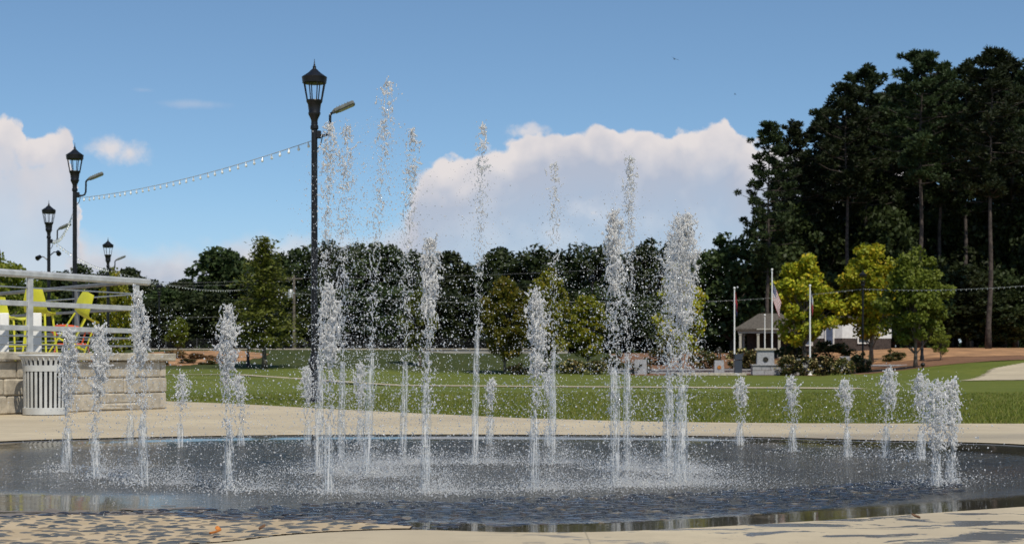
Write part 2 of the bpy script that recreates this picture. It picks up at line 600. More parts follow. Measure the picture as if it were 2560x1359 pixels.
def mat_lawn():
    m, t, out = new_mat('lawn')
    p = t.n('ShaderNodeBsdfPrincipled')
    pos = t.n('ShaderNodeNewGeometry').outputs['Position']
    sp = t.n('ShaderNodeSeparateXYZ')
    t.put(sp.inputs[0], pos)
    a = t.noise(pos, 0.16, 6, 0.62)
    b_ = t.noise(pos, 1.7, 6, 0.7)
    f = t.noise(pos, 14, 4, 0.7)
    c = t.mix(t.step(a, 0.35, 0.65), (0.108, 0.132, 0.018), (0.152, 0.168, 0.027))
    c = t.mix(t.m('MULTIPLY', t.step(b_, 0.35, 0.7), 0.6), c, (0.074, 0.104, 0.017))
    c = t.mix(t.m('MULTIPLY', t.step(f, 0.45, 0.75), 0.55), c, (0.155, 0.152, 0.04))
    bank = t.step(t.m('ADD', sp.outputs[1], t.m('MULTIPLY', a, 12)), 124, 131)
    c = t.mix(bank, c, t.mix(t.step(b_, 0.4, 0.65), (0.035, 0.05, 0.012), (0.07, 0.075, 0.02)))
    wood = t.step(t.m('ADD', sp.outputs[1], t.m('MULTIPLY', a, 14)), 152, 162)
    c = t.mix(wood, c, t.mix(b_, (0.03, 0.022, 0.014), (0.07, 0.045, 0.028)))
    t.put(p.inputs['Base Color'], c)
    p.inputs['Roughness'].default_value = 0.9
    p.inputs['Specular IOR Level'].default_value = 0.15
    bp = t.n('ShaderNodeBump')
    bp.inputs['Strength'].default_value = 0.8
    bp.inputs['Distance'].default_value = 0.05
    t.put(bp.inputs['Height'], f)
    t.put(p.inputs['Normal'], bp.outputs[0])
    t.put(out.inputs[0], p.outputs[0])
    return m


def mat_pad():
    m, t, out = new_mat('wet_basin_floor')
    p = t.n('ShaderNodeBsdfPrincipled')
    pos = t.n('ShaderNodeNewGeometry').outputs['Position']
    v = t.n('ShaderNodeTexVoronoi')
    v.inputs['Scale'].default_value = 9
    t.put(v.inputs['Vector'], pos)
    n1 = t.noise(pos, 1.2, 5, 0.6)
    c = t.mix(t.step(n1, 0.3, 0.7), (0.10, 0.093, 0.082), (0.165, 0.152, 0.13))
    c = t.mix(t.m('MULTIPLY', v.outputs['Color'], 0.5), c, (0.03, 0.031, 0.034))
    t.put(p.inputs['Base Color'], c)
    p.inputs['Roughness'].default_value = 0.5
    t.put(out.inputs[0], p.outputs[0])
    return m


def mat_bed():
    m, t, out = new_mat('pebble_mortar')
    p = t.n('ShaderNodeBsdfPrincipled')
    pos = t.n('ShaderNodeNewGeometry').outputs['Position']
    n1 = t.noise(pos, 2.2, 6, 0.65)
    n2 = t.noise(pos, 40, 4, 0.7)
    c = t.mix(t.step(n1, 0.3, 0.7), (0.42, 0.315, 0.185), (0.52, 0.40, 0.25))
    c = t.mix(t.m('MULTIPLY', t.step(n2, 0.45, 0.8), 0.45), c, (0.26, 0.19, 0.12))
    t.put(p.inputs['Base Color'], c)
    p.inputs['Roughness'].default_value = 0.85
    b = t.n('ShaderNodeBump')
    b.inputs['Strength'].default_value = 0.5
    b.inputs['Distance'].default_value = 0.006
    t.put(b.inputs['Height'], n2)
    t.put(p.inputs['Normal'], b.outputs[0])
    t.put(out.inputs[0], p.outputs[0])
    return m


def mat_pebble(name, wet):
    m, t, out = new_mat(name)
    p = t.n('ShaderNodeBsdfPrincipled')
    geo = t.n('ShaderNodeNewGeometry')
    isl = geo.outputs['Random Per Island']
    if wet:
        c = t.ramp(isl, [(0.0, (0.018, 0.019, 0.024)), (0.5, (0.035, 0.034, 0.038)), (0.8, (0.06, 0.05, 0.045)), (0.94, (0.08, 0.06, 0.045)), (1.0, (0.22, 0.18, 0.12))])
        p.inputs['Roughness'].default_value = 0.16
        p.inputs['IOR'].default_value = 1.36
    else:
        c = t.ramp(isl, [(0.0, (0.05, 0.058, 0.062)), (0.5, (0.095, 0.10, 0.098)), (0.8, (0.14, 0.13, 0.11)), (1.0, (0.22, 0.17, 0.11))])
        p.inputs['Roughness'].default_value = 0.6
    nz = t.noise(geo.outputs['Position'], 45, 4, 0.6)
    c = t.mix(t.m('MULTIPLY', t.step(nz, 0.4, 0.8), 0.4), c, (0.05, 0.05, 0.05))
    t.put(p.inputs['Base Color'], c)
    t.put(out.inputs[0], p.outputs[0])
    return m


def mat_water():
    m, t, out = new_mat('water_film')
    pos = t.n('ShaderNodeNewGeometry').outputs['Position']
    at_ = t.n('ShaderNodeAttribute', attribute_name='ripple')
    rp = at_.outputs['Fac']
    mp = t.n('ShaderNodeMapping')
    mp.inputs['Scale'].default_value = (1.0, 0.85, 1)
    t.put(mp.inputs[0], pos)
    n1 = t.m('ADD', t.m('MULTIPLY', t.noise(mp.outputs[0], 9, 4, 0.6, dist=0.5), .8), t.m('MULTIPLY', t.noise(mp.outputs[0], 3.6, 2, 0.5), .5))
    n2 = t.noise(mp.outputs[0], 30, 3, 0.6)
    slow = t.noise(pos, 2.5, 2, 0.5)
    h = t.m('ADD', t.m('MULTIPLY', n1, 0.9), t.m('MULTIPLY', n2, 0.38))
    h = t.m('ADD', t.m('MULTIPLY', h, t.m('POWER', rp, 1.5)), t.m('MULTIPLY', slow, 0.02))
    b = t.n('ShaderNodeBump')
    b.inputs['Strength'].default_value = 1.0
    b.inputs['Distance'].default_value = 0.055
    t.put(b.inputs['Height'], h)
    fr = t.n('ShaderNodeFresnel')
    fr.inputs['IOR'].default_value = 1.33
    t.put(fr.inputs['Normal'], b.outputs[0])
    gl = t.n('ShaderNodeBsdfGlossy')
    gl.inputs['Color'].default_value = (0.84, 0.82, 0.78, 1)
    gl.inputs['Roughness'].default_value = 0.05
    t.put(gl.inputs['Normal'], b.outputs[0])
    tr = t.n('ShaderNodeBsdfTransparent')
    tr.inputs[0].default_value = (0.84, 0.84, 0.82, 1)
    mx = t.n('ShaderNodeMixShader')
    t.put(mx.inputs[0], fr.outputs[0])
    t.put(mx.inputs[1], tr.outputs[0])
    t.put(mx.inputs[2], gl.outputs[0])
    t.put(out.inputs[0], mx.outputs[0])
    return m


def mat_drop(name, white_lo, white_hi, clear=0.3):
    """water drops: some clear and refracting, some white with air; each drop differs"""
    m, t, out = new_mat(name)
    isl = t.n('ShaderNodeNewGeometry').outputs['Random Per Island']
    g = t.n('ShaderNodeBsdfGlass')
    g.inputs['Color'].default_value = (0.99, 0.99, 0.98, 1)
    g.inputs['Roughness'].default_value = 0.02
    g.inputs['IOR'].default_value = 1.33
    p = t.n('ShaderNodeBsdfPrincipled')
    p.inputs['Base Color'].default_value = (.97, .955, .93, 1)
    p.inputs['Roughness'].default_value = 0.14
    p.inputs['IOR'].default_value = 1.45
    p.inputs['Coat Weight'].default_value = 0.5
    p.inputs['Coat Roughness'].default_value = 0.04
    tl = t.n('ShaderNodeBsdfTranslucent')
    tl.inputs[0].default_value = (.95, .935, .91, 1)
    ms = t.n('ShaderNodeMixShader')
    ms.inputs[0].default_value = 0.55
    t.put(ms.inputs[1], p.outputs[0])
    t.put(ms.inputs[2], tl.outputs[0])
    mg = t.n('ShaderNodeMixShader')
    t.put(mg.inputs[0], t.step(isl, 0.1, 0.95, white_lo, white_hi))
    t.put(mg.inputs[1], g.outputs[0])
    t.put(mg.inputs[2], ms.outputs[0])
    tr = t.n('ShaderNodeBsdfTransparent')
    tr.inputs[0].default_value = (0.96, 0.97, 0.98, 1)
    mx = t.n('ShaderNodeMixShader')
    mx.inputs[0].default_value = 1 - clear
    t.put(mx.inputs[1], tr.outputs[0])
    t.put(mx.inputs[2], mg.outputs[0])
    t.put(out.inputs[0], mx.outputs[0])
    return m


def mat_column():
    m, t, out = new_mat('jet_column_water')
    pos = t.n('ShaderNodeNewGeometry').outputs['Position']
    mp = t.n('ShaderNodeMapping')
    mp.inputs['Scale'].default_value = (90, 90, 3.5)
    t.put(mp.inputs[0], pos)
    n1 = t.noise(mp.outputs[0], 1.0, 4, 0.65)
    p = t.n('ShaderNodeBsdfPrincipled')
    p.inputs['Base Color'].default_value = (0.85, 0.85, 0.84, 1)
    p.inputs['Roughness'].default_value = 0.1
    p.inputs['IOR'].default_value = 1.4
    b = t.n('ShaderNodeBump')
    b.inputs['Strength'].default_value = 0.8
    b.inputs['Distance'].default_value = 0.01
    t.put(b.inputs['Height'], n1)
    t.put(p.inputs['Normal'], b.outputs[0])
    tr = t.n('ShaderNodeBsdfTransparent')
    tr.inputs[0].default_value = (0.92, 0.94, 0.96, 1)
    mx = t.n('ShaderNodeMixShader')
    t.put(mx.inputs[0], t.step(n1, 0.46, 0.64, 0.05, 0.62))
    t.put(mx.inputs[1], tr.outputs[0])
    t.put(mx.inputs[2], p.outputs[0])
    t.put(out.inputs[0], mx.outputs[0])
    return m


def mat_mulch():
    m, t, out = new_mat('mulch')
    p = t.n('ShaderNodeBsdfPrincipled')
    pos = t.n('ShaderNodeNewGeometry').outputs['Position']
    a = t.noise(pos, 0.5, 5, 0.65)
    b_ = t.noise(pos, 6, 5, 0.75)
    c = t.mix(t.step(a, 0.35, 0.65), (0.17, 0.078, 0.035), (0.26, 0.13, 0.06))
    c = t.mix(t.m('MULTIPLY', t.step(b_, 0.4, 0.7), 0.6), c, (0.075, 0.036, 0.018))
    t.put(p.inputs['Base Color'], c)
    p.inputs['Roughness'].default_value = 0.95
    b = t.n('ShaderNodeBump')
    b.inputs['Strength'].default_value = 0.8
    b.inputs['Distance'].default_value = 0.06
    t.put(b.inputs['Height'], b_)
    t.put(p.inputs['Normal'], b.outputs[0])
    t.put(out.inputs[0], p.outputs[0])
    return m


M['concrete'] = mat_concrete()
M['lawn'] = mat_lawn()
M['pad'] = mat_pad()
M['bed'] = mat_bed()
M['bed_wet'] = solid('wet_mortar', (0.16, 0.115, 0.07), 0.4, 0, .2, 3, bump=.4, col2=(0.22, 0.165, 0.105))
M['pebble_dry'] = mat_pebble('dry_pebble', False)
M['pebble_wet'] = mat_pebble('wet_pebble', True)
M['water'] = mat_water()
M['drop'] = mat_drop('water_drops', 0.35, 1.0, 0.28)
M['foam'] = mat_drop('water_foam', 0.7, 1.0, 0.33)
M['mist_sparkle'] = mat_drop('spray_and_sparkle', 0.6, 1.0, 0.5)
M['column'] = mat_column()
M['mulch'] = mat_mulch()
M['straw'] = solid('pine_straw', (0.34, 0.18, 0.08), 0.95, 0, 0.18, 0.6, bump=0.5, bscale=5)
M['grass_blade'] = foliage('grass_blades', (0.098, 0.128, 0.016), (0.215, 0.225, 0.035), (0.27, 0.23, 0.07), 0.4)

# ------------------------------------------------------------------ ground, lawn, paving, basin


def smooth_closed(pts, n=10):
    out = []
    N = len(pts)
    for i in range(N):
        p0, p1, p2, p3 = pts[i - 1], pts[i], pts[(i + 1) % N], pts[(i + 2) % N]
        for k in range(n):
            t = k / n
            out.append(0.5 * ((2 * p1) + (p2 - p0) * t + (2 * p0 - 5 * p1 + 4 * p2 - p3) * t * t + (3 * p1 - p0 - 3 * p2 + p3) * t ** 3))
    return out


rim_px = [(0, 1102), (250, 1094), (560, 1088), (900, 1085), (1280, 1085), (1700, 1088), (1950, 1092), (2200, 1099), (2400, 1104), (2560, 1110)]
rim = [Vector((p.x, p.y)) for p in (gp(*q) for q in rim_px)]
rim += [Vector(q) for q in ((5.75, 15.2), (5.7, 13.2), (4.9, 11.3), (3.9, 10.2))]
rim += [Vector((p.x, p.y)) for p in (gp(*q) for q in ((2560, 1265), (2300, 1283), (2000, 1303), (1700, 1320), (1500, 1328), (1280, 1329), (1030, 1323), (850, 1328), (700, 1338), (560, 1354)))]
rim += [Vector(q) for q in ((-1.75, 7.25), (-2.6, 6.85), (-3.8, 7.0), (-5.2, 8.1), (-6.4, 10.0), (-7.0, 12.5), (-6.6, 15.4))]
RIM = smooth_closed(rim, 8)
NR = len(RIM)
CEN = Vector((-0.3, 13.2))


def dish(t):
    """floor height of the shallow basin, t = 0 centre, 1 rim"""
    return -0.088 * (1 - max(0.0, min(1.0, (t - 0.46) / 0.54)))


def rim_t(x, y):
    """how far out a point lies: 0 centre, 1 rim"""
    a = math.atan2(y - CEN.y, x - CEN.x)
    best = None
    for p in RIM:
        da = abs((math.atan2(p.y - CEN.y, p.x - CEN.x) - a + PI) % (2 * PI) - PI)
        if best is None or da < best[0]:
            best = (da, (p - CEN).length)
    return math.hypot(x - CEN.x, y - CEN.y) / best[1]


def in_poly(x, y, poly):
    c = False
    j = len(poly) - 1
    for i in range(len(poly)):
        xi, yi, xj, yj = poly[i][0], poly[i][1], poly[j][0], poly[j][1]
        if (yi > y) != (yj > y) and x < (xj - xi) * (y - yi) / (yj - yi) + xi:
            c = not c
        j = i
    return c


# terrain
b = MB()
xs = [-1200, -600, -300, -180, -120] + list(np.arange(-90, 91, 3.0)) + [120, 180, 300, 600, 1200]
ys = [-60, -20, 0, 5] + list(np.arange(8, 40, 2.0)) + list(np.arange(40, 170, 2.5)) + [180, 200, 230, 280, 350, 500, 800, 1500]
vs = []
for y in ys:
    for x in xs:
        z = zt(x, y)
        if y < 22:
            z = -0.25
        vs.append((x, y, z - 0.004))
nx = len(xs)
b.add(vs, [(j * nx + i, j * nx + i + 1, (j + 1) * nx + i + 1, (j + 1) * nx + i) for j in range(len(ys) - 1) for i in range(nx - 1)])
tag(b.build('lawn', M['lawn'], smooth=True), 'green mown lawn rising to a bank before the woods', 'lawn', kind='structure')

# paving with the basin cut out of it
edge_px = [(395, 1001), (600, 1009), (780, 1019), (1000, 1030), (1300, 1044), (1500, 1050), (1700, 1054), (2000, 1057), (2560, 1058), (3000, 1057)]
EDGE = [(p.x, p.y) for p in (gp(*q) for q in edge_px)]
EDGE = [(-40, 60), (-20, 52), (-12, 45), (-9.3, 40.5)] + EDGE + [(30, 22.6)]
bm = bmesh.new()
outer = [bm.verts.new((x, y, 0)) for x, y in EDGE] + [bm.verts.new(q) for q in ((30, -12, 0), (-40, -12, 0))]
inner = [bm.verts.new((p.x, p.y, 0)) for p in RIM]
for loop in (outer, inner):
    for i in range(len(loop)):
        bm.edges.new((loop[i], loop[(i + 1) % len(loop)]))
bmesh.ops.triangle_fill(bm, use_beauty=True, use_dissolve=False, edges=bm.edges[:])
for f in bm.faces:
    if f.normal.z < 0:
        f.normal_flip()
# drop lip of the paving edge toward the lawn
me = bpy.data.meshes.new('paving')
bm.to_mesh(me)
bm.free()
me.materials.append(M['concrete'])
tag(link('paving', me), 'tan concrete paving around the splash pad', 'paving', kind='structure')


def edge_y(x):
    for (x0, y0), (x1, y1) in zip(EDGE, EDGE[1:]):
        if x0 <= x <= x1:
            return y0 + (y1 - y0) * (x - x0) / (x1 - x0)
    return 22.6


# basin floor and water film as rings
TS = [0.0, .12, .24, .36, .46, .54, .6, .65, .69, .72, .75, .78, .81, .84, .87, .9, .925, .95, .97, .985, 1.0]


def ring_mesh(name, mat, dz, keep=None):
    vs = []
    for t in TS:
        for p in RIM:
            q = CEN + (p - CEN) * t
            te = min(t, .945) if (q.y > 15.0 and t < 1.0) else t      # the far margin is level
            vs.append((q.x, q.y, dish(te) + dz))
    fs = []
    for i in range(len(TS) - 1):
        for k in range(NR):
            k2 = (k + 1) % NR
            if i == 0:
                q = (i * NR + k, (i + 1) * NR + k2, (i + 1) * NR + k)
                q = (0, (i + 1) * NR + k, (i + 1) * NR + k2)
            else:
                q = (i * NR + k, (i + 1) * NR + k, (i + 1) * NR + k2, i * NR + k2)
            if keep:
                c = sum((Vector(vs[j]) for j in q), Vector()) / len(q)
                if not keep(c.x, c.y):
                    continue
            fs.append(q)
    m_ = MB()
    m_.add(vs, fs)
    me = m_.mesh(name, mat, smooth=True)
    bm_ = bmesh.new()
    bm_.from_mesh(me)
    bmesh.ops.remove_doubles(bm_, verts=[v for v in bm_.verts], dist=1e-5)
    bmesh.ops.recalc_face_normals(bm_, faces=bm_.faces[:])
    if bm_.faces[0].normal.z < 0:
        bmesh.ops.reverse_faces(bm_, faces=bm_.faces[:])
    bmesh.ops.delete(bm_, geom=[v for v in bm_.verts if not v.link_faces], context='VERTS')
    bm_.to_mesh(me)
    bm_.free()
    return me


def film(x, y):
    return not (y > 15.5 and rim_t(x, y) > .972)


tag(link('basin_floor', ring_mesh('basin_floor', M['pad'], -0.012)), 'dark wet floor of the splash pad', 'pad floor', kind='structure')
wm = ring_mesh('water', M['water'], -0.003, film)
# finer water with ripple strength stored per vertex
bm = bmesh.new()
bm.from_mesh(wm)
bmesh.ops.subdivide_edges(bm, edges=bm.edges[:], cuts=1, use_grid_fill=True)
lay = bm.verts.layers.float.new('ripple')
for v in bm.verts:
    t = rim_t(v.co.x, v.co.y)
    r = 1 - S((t - 0.74) / 0.16)
    # a calm strip where the film runs out on the near left
    dpx = v.co.y
    pxx = 1280 + F * v.co.x / max(dpx, 1)
    pyy = HZ + F * CH / max(dpx, 1)
    if pyy > 1150:
        calm = S((800 - pxx) / 500) * S((pyy - 1188) / 20)
        r *= 1 - 0.97 * calm
    r *= 0.55 + 0.45 * S((pxx + 200) / 700)
    v[lay] = max(0.02, r)
bm.to_mesh(wm)
bm.free()
tag(link('water', wm), 'thin sheet of rippling water on the splash pad', 'water', kind='structure')

# the dry corner: mortar bed above the film, and pebbles
dry_px = [(-200, 1272), (0, 1266), (150, 1258), (300, 1256), (450, 1262), (600, 1272), (760, 1284), (900, 1296), (1000, 1312), (1025, 1322)]
DRY = [(p.x, p.y) for p in (gp(*q) for q in dry_px)]


def dry_line(x):
    if x <= DRY[0][0]:
        return DRY[0][1]
    for (x0, y0), (x1, y1) in zip(DRY, DRY[1:]):
        if x0 <= x <= x1:
            return y0 + (y1 - y0) * (x - x0) / (x1 - x0)
    return 0.0


def is_dry(x, y):
    return y < dry_line(x) + 0.22 * mnoise.noise((x * 2.2, y * 2.2, 5)) + 0.1 * mnoise.noise((x * 7, y * 7, 2))


b = MB()
g = 0.045
X0, Y0 = -5.0, 6.7
nxg, nyg = int(5.0 / g), int(3.6 / g)
idx = {}
vs, fs = [], []


def gv(i, j):
    if (i, j) not in idx:
        x, y = X0 + i * g, Y0 + j * g
        idx[(i, j)] = len(vs)
        vs.append((x, y, dish(min(1, rim_t(x, y))) + 0.004))
    return idx[(i, j)]


RIMT = [(p.x, p.y) for p in RIM]
for i in range(nxg):
    for j in range(nyg):
        x, y = X0 + (i + .5) * g, Y0 + (j + .5) * g
        if is_dry(x, y) and in_poly(x, y, RIMT) and rim_t(x, y) < 0.992:
            fs.append((gv(i, j), gv(i + 1, j), gv(i + 1, j + 1), gv(i, j + 1)))
b.add(vs, fs)
tag(b.build('mortar_bed', M['bed'], smooth=True), 'dry tan mortar bed set with pebbles at the basin edge', 'pebble bed', kind='structure')

idx, vs, fs = {}, [], []


def margin(x, y):
    return 0.38 + 0.45 * mnoise.noise((x * 1.7, y * 1.7, 9)) + 0.6 * mnoise.noise((x * 6, y * 6, 4))


def gw(i, j):
    if (i, j) not in idx:
        x, y = X0 + i * g, Y0 + j * g
        idx[(i, j)] = len(vs)
        vs.append((x, y, dish(min(1, rim_t(x, y))) + 0.001))
    return idx[(i, j)]


for i in range(nxg + 20):
    for j in range(nyg + 10):
        x, y = X0 + (i + .5) * g, Y0 + (j + .5) * g
        lim = margin(x, y)
        if y < dry_line(x) + lim and x < 0.9 and in_poly(x, y, RIMT) and rim_t(x, y) < 0.99:
            fs.append((gw(i, j), gw(i + 1, j), gw(i + 1, j + 1), gw(i, j + 1)))
b = MB()
b.add(vs, fs)
tag(b.build('wet_mortar_bed', M['bed_wet'], smooth=True), 'brown wet margin of the mortar bed under the water film', 'pebble bed', kind='structure')

# pebble band across the near side
inner_px = [(-300, 1266), (0, 1260), (300, 1246), (600, 1230), (900, 1216), (1300, 1208), (1700, 1196), (2000, 1185), (2350, 1170)]
outer_px = [(2420, 1205), (2300, 1226), (2100, 1252), (1900, 1270), (1600, 1290), (1300, 1304), (1080, 1319)]
BAND = [tuple(gp(*q)[:2]) for q in inner_px] + [tuple(gp(*q)[:2]) for q in outer_px] + [(-0.55, 8.0), (-1.0, 7.6), (-1.9, 7.0), (-3.0, 6.7), (-4.2, 7.2), (-4.6, 8.6)]
bmi = bmesh.new()
bmesh.ops.create_icosphere(bmi, subdivisions=2, radius=1)
bmi.verts.index_update()
IV = np.array([v.co[:] for v in bmi.verts])
IF = np.array([[v.index for v in f.verts] for f in bmi.faces])
bmi.free()


def pebble_mesh(spots, mat, name, lift):
    Vs, Fs = [], []
    for k, (x, y) in enumerate(spots):
        up = 0.009 if (lift < -.005 and x < .9 and y < dry_line(x) + margin(x, y) + .08) else 0.0
        a = random.choice((random.uniform(0.022, 0.045), random.uniform(0.04, 0.07)))
        bb = a * random.uniform(0.55, 0.85)
        h = random.uniform(0.010, 0.014)
        r = random.uniform(-0.7, 0.7)
        P = IV * np.array([a, bb, h])
        lump = 1 + 0.12 * np.sin(IV[:, 0] * 3 + k) * np.cos(IV[:, 1] * 2.3 + k * 1.7)
        P = P * lump[:, None]
        c, s = math.cos(r), math.sin(r)
        Q = np.stack([P[:, 0] * c - P[:, 1] * s + x, P[:, 0] * s + P[:, 1] * c + y, P[:, 2] + dish(min(1, rim_t(x, y))) + lift + up], 1)
        Vs.append(Q)
        Fs.append(IF + k * len(IV))
    return np_mesh(name, np.concatenate(Vs), np.concatenate(Fs), mat, True)


dryp, wetp = [], []
sp_ = 0.105
yy = 6.5
row = 0
while yy < 13.5:
    xx = -5.5 + (row % 2) * sp_ / 2
    while xx < 4.5:
        x, y = xx + random.uniform(-.05, .05), yy + random.uniform(-.05, .05)
        if in_poly(x, y, BAND) and in_poly(x, y, RIMT) and rim_t(x, y) < 0.985 and abs(x / y) < 0.36:
            if is_dry(x, y):
                if random.random() < 0.80:
                    dryp.append((x, y))
            elif random.random() < 0.9:
                wetp.append((x, y))
        xx += sp_
    yy += sp_ * 0.82
    row += 1
tag(link('dry_pebbles', pebble_mesh(dryp, M['pebble_dry'], 'dry_pebbles', -0.002)), 'flat grey pebbles set in dry tan mortar', 'pebbles', kind='stuff')
tag(link('wet_pebbles', pebble_mesh(wetp, M['pebble_wet'], 'wet_pebbles', -0.0115)), 'dark wet pebbles breaking the water film', 'pebbles', kind='stuff')

# grass blades on the near strip of the lawn
N = 110000
Y = 21.5 + 26 * rng.random(N) ** 1.6
X = (rng.random(N) - .5) * 0.66 * Y
ey = np.interp(X, [e[0] for e in EDGE], [e[1] for e in EDGE])
ok = (Y > ey - 0.03)
X, Y = X[ok], Y[ok]
N = len(X)
hgt = rng.uniform(.025, .06, N)
ang = rng.uniform(0, 2 * PI, N)
wd = rng.uniform(.006, .012, N)
lean = rng.normal(0, .02, (N, 2))
P0 = np.stack([X - wd * np.cos(ang), Y - wd * np.sin(ang), np.full(N, -0.006)], 1)
P1 = np.stack([X + wd * np.cos(ang), Y + wd * np.sin(ang), np.full(N, -0.006)], 1)
P2 = np.stack([X + lean[:, 0], Y + lean[:, 1], hgt], 1)
V = np.stack([P0, P1, P2], 1).reshape(-1, 3)
tag(link('grass', np_mesh('grass', V, np.arange(3 * N).reshape(-1, 3), M['grass_blade'])), 'short grass blades along the near lawn edge', 'grass', kind='stuff')


def drape(name, inside, x0, x1, y0, y1, g, lift, mat, label, cat, kind='structure'):
    idx, vs, fs = {}, [], []

    def gv(i, j):
        if (i, j) not in idx:
            x, y = x0 + i * g, y0 + j * g
            idx[(i, j)] = len(vs)
            vs.append((x, y, zt(x, y) + lift))
        return idx[(i, j)]
    for i in range(int((x1 - x0) / g)):
        for j in range(int((y1 - y0) / g)):
            if inside(x0 + (i + .5) * g, y0 + (j + .5) * g):
                fs.append((gv(i, j), gv(i + 1, j), gv(i + 1, j + 1), gv(i, j + 1)))
    b = MB()
    b.add(vs, fs)
    return tag(b.build(name, mat, smooth=True), label, cat, kind=kind)


# narrow path across the lawn
PATH = [(at(300, 76), 76), (at(600, 70), 70), (at(1000, 63.5), 63.5), (at(1500, 58.5), 58.5), (at(2150, 54.5), 54.5)]
b = MB()
vs = []
for x, y in PATH:
    for k in (-1.3, 1.3):
        vs.append((x, y + k, zt(x, y + k) + 0.02))
b.add(vs, [(2 * i, 2 * i + 2, 2 * i + 3, 2 * i + 1) for i in range(len(PATH) - 1)])
tag(b.build('path', M['concrete']), 'narrow pale path crossing the lawn', 'path', kind='structure')

# broad path climbing at the right
b = MB()
pp = [hit(*q) for q in ((2395, 952), (2480, 922), (2530, 912), (2620, 902), (2900, 898), (2900, 948), (2560, 950))]
PP = [(p.x, p.y) for p in pp]
drape('path', lambda x, y: in_poly(x, y, PP), 18, 62, 70, 125, 0.4, 0.03, M['concrete'], 'pale concrete path climbing the slope at the right edge', 'path')

# mulch beds
drape('mulch_bed', lambda x, y: y > 112.5 + 1.3 * mnoise.noise((x * .3, 0, 0)) + 5.5 * S((24 - x) / 8) * (1 if x < 24 else 0) - 7 * S((x - 27) / 8) and y < 150 and
      x > 8.5 + 1.2 * mnoise.noise((y * .2, 3, 1)), 6, 52, 98, 150, 0.4, 0.015, M['mulch'], 'red brown mulch bed around the memorial and trees', 'mulch bed')
drape('straw_bed', lambda x, y: y > 126 + 2.5 * mnoise.noise((x * .25, 0, 7)) and y < 165 and x > 24 + 1.5 * mnoise.noise((y * .2, 3, 1)),
      20, 75, 118, 165, 0.6, 0.03, M['straw'], 'pale pine straw along the edge of the woods', 'pine straw')
drape('straw_bed', lambda x, y: ((x + 25.5) / 5.5) ** 2 + ((y - 135) / 9) ** 2 < 1 + .3 * mnoise.noise((x * .5, y * .3, 2)),
      -34, -16, 124, 148, 0.5, 0.03, M['straw'], 'orange straw patch before the far concrete wall', 'straw')

# ------------------------------------------------------------------ trees


def rand_dirs(n):
    v = rng.normal(size=(n, 3))
    return v / np.linalg.norm(v, axis=1)[:, None]


def leaf_quads(C, size, flat=0.0, aspect=1.6):
    """C (n,3) leaf centres -> quads of random lie"""
    n = len(C)
    nrm = rand_dirs(n)
    nrm[:, 2] = np.abs(nrm[:, 2]) + flat
    nrm /= np.linalg.norm(nrm, axis=1)[:, None]
    a = np.cross(nrm, rand_dirs(n))
    a /= np.linalg.norm(a, axis=1)[:, None] + 1e-9
    b_ = np.cross(nrm, a)
    s = size * rng.uniform(.6, 1.25, n)[:, None]
    V = np.stack([C - a * s * aspect * .5, C - b_ * s * .5, C + a * s * aspect * .5, C + b_ * s * .5], 1).reshape(-1, 3)
    return V, np.arange(4 * n).reshape(-1, 4)


def clump_points(C, R, n, squash=0.75):
    """n points round each clump centre, denser to the outside"""
    k = len(C)
    d = rand_dirs(k * n)
    r = rng.random(k * n) ** 0.45
    P = d * r[:, None] * np.repeat(R, n)[:, None]
    P[:, 2] *= squash
    return np.repeat(C, n, 0) + P


def broad_tree(h, w, crown_lo, n_cl, n_leaf, leaf, seed, round_=1.0, cr=0.13, conical=0.0):
    """returns trunk mesh builder, crown arrays; tree of height h, crown width w from crown_lo*h up"""
    R = random.Random(seed)
    b = MB()
    th = h * 0.8
    pts = [(0.15 * math.sin(i * 1.3 + seed) * i / 6, 0.12 * math.cos(i * 1.7 + seed) * i / 6, th * i / 7) for i in range(8)]
    r0 = h * 0.013 + 0.03
    b.tube(pts, [r0 * (1.35 if i == 0 else 1 - i / 8.5) for i in range(8)], 7)
    C, Rr = [], []
    lo = crown_lo * h
    for i in range(n_cl):
        for _ in range(50):
            x, y, z = R.uniform(-1, 1), R.uniform(-1, 1), R.uniform(-1, 1)
            q = x * x + y * y + abs(z) ** (2 * round_)
            if 0.12 < q < 1:
                break
        t = (z + 1) / 2
        sh = 1 - conical * t
        lump = 1 + 0.22 * math.sin(3 * math.atan2(y, x) + seed + 4 * t)
        p = Vector((x * w / 2 * .86 * sh * lump, y * w / 2 * .86 * sh * lump, lo + (h - lo) * t * .95))
        C.append(p[:])
        Rr.append(w * cr * R.uniform(.6, 1.3))
        if i % 3 == 0:
            k = min(6, max(1, int(7 * (p.z / th) * 0.65)))
            s = Vector(pts[k])
            mid = s.lerp(p, .5) + Vector((0, 0, -.1 * h * .1))
            b.tube([s, mid, p], [r0 * .4, r0 * .25, r0 * .08], 5, False)
    P = clump_points(np.array(C), np.array(Rr), n_leaf)
    P = P[P[:, 2] > lo * .85]
    V, Fc = leaf_quads(P, leaf)
    return b, V, Fc


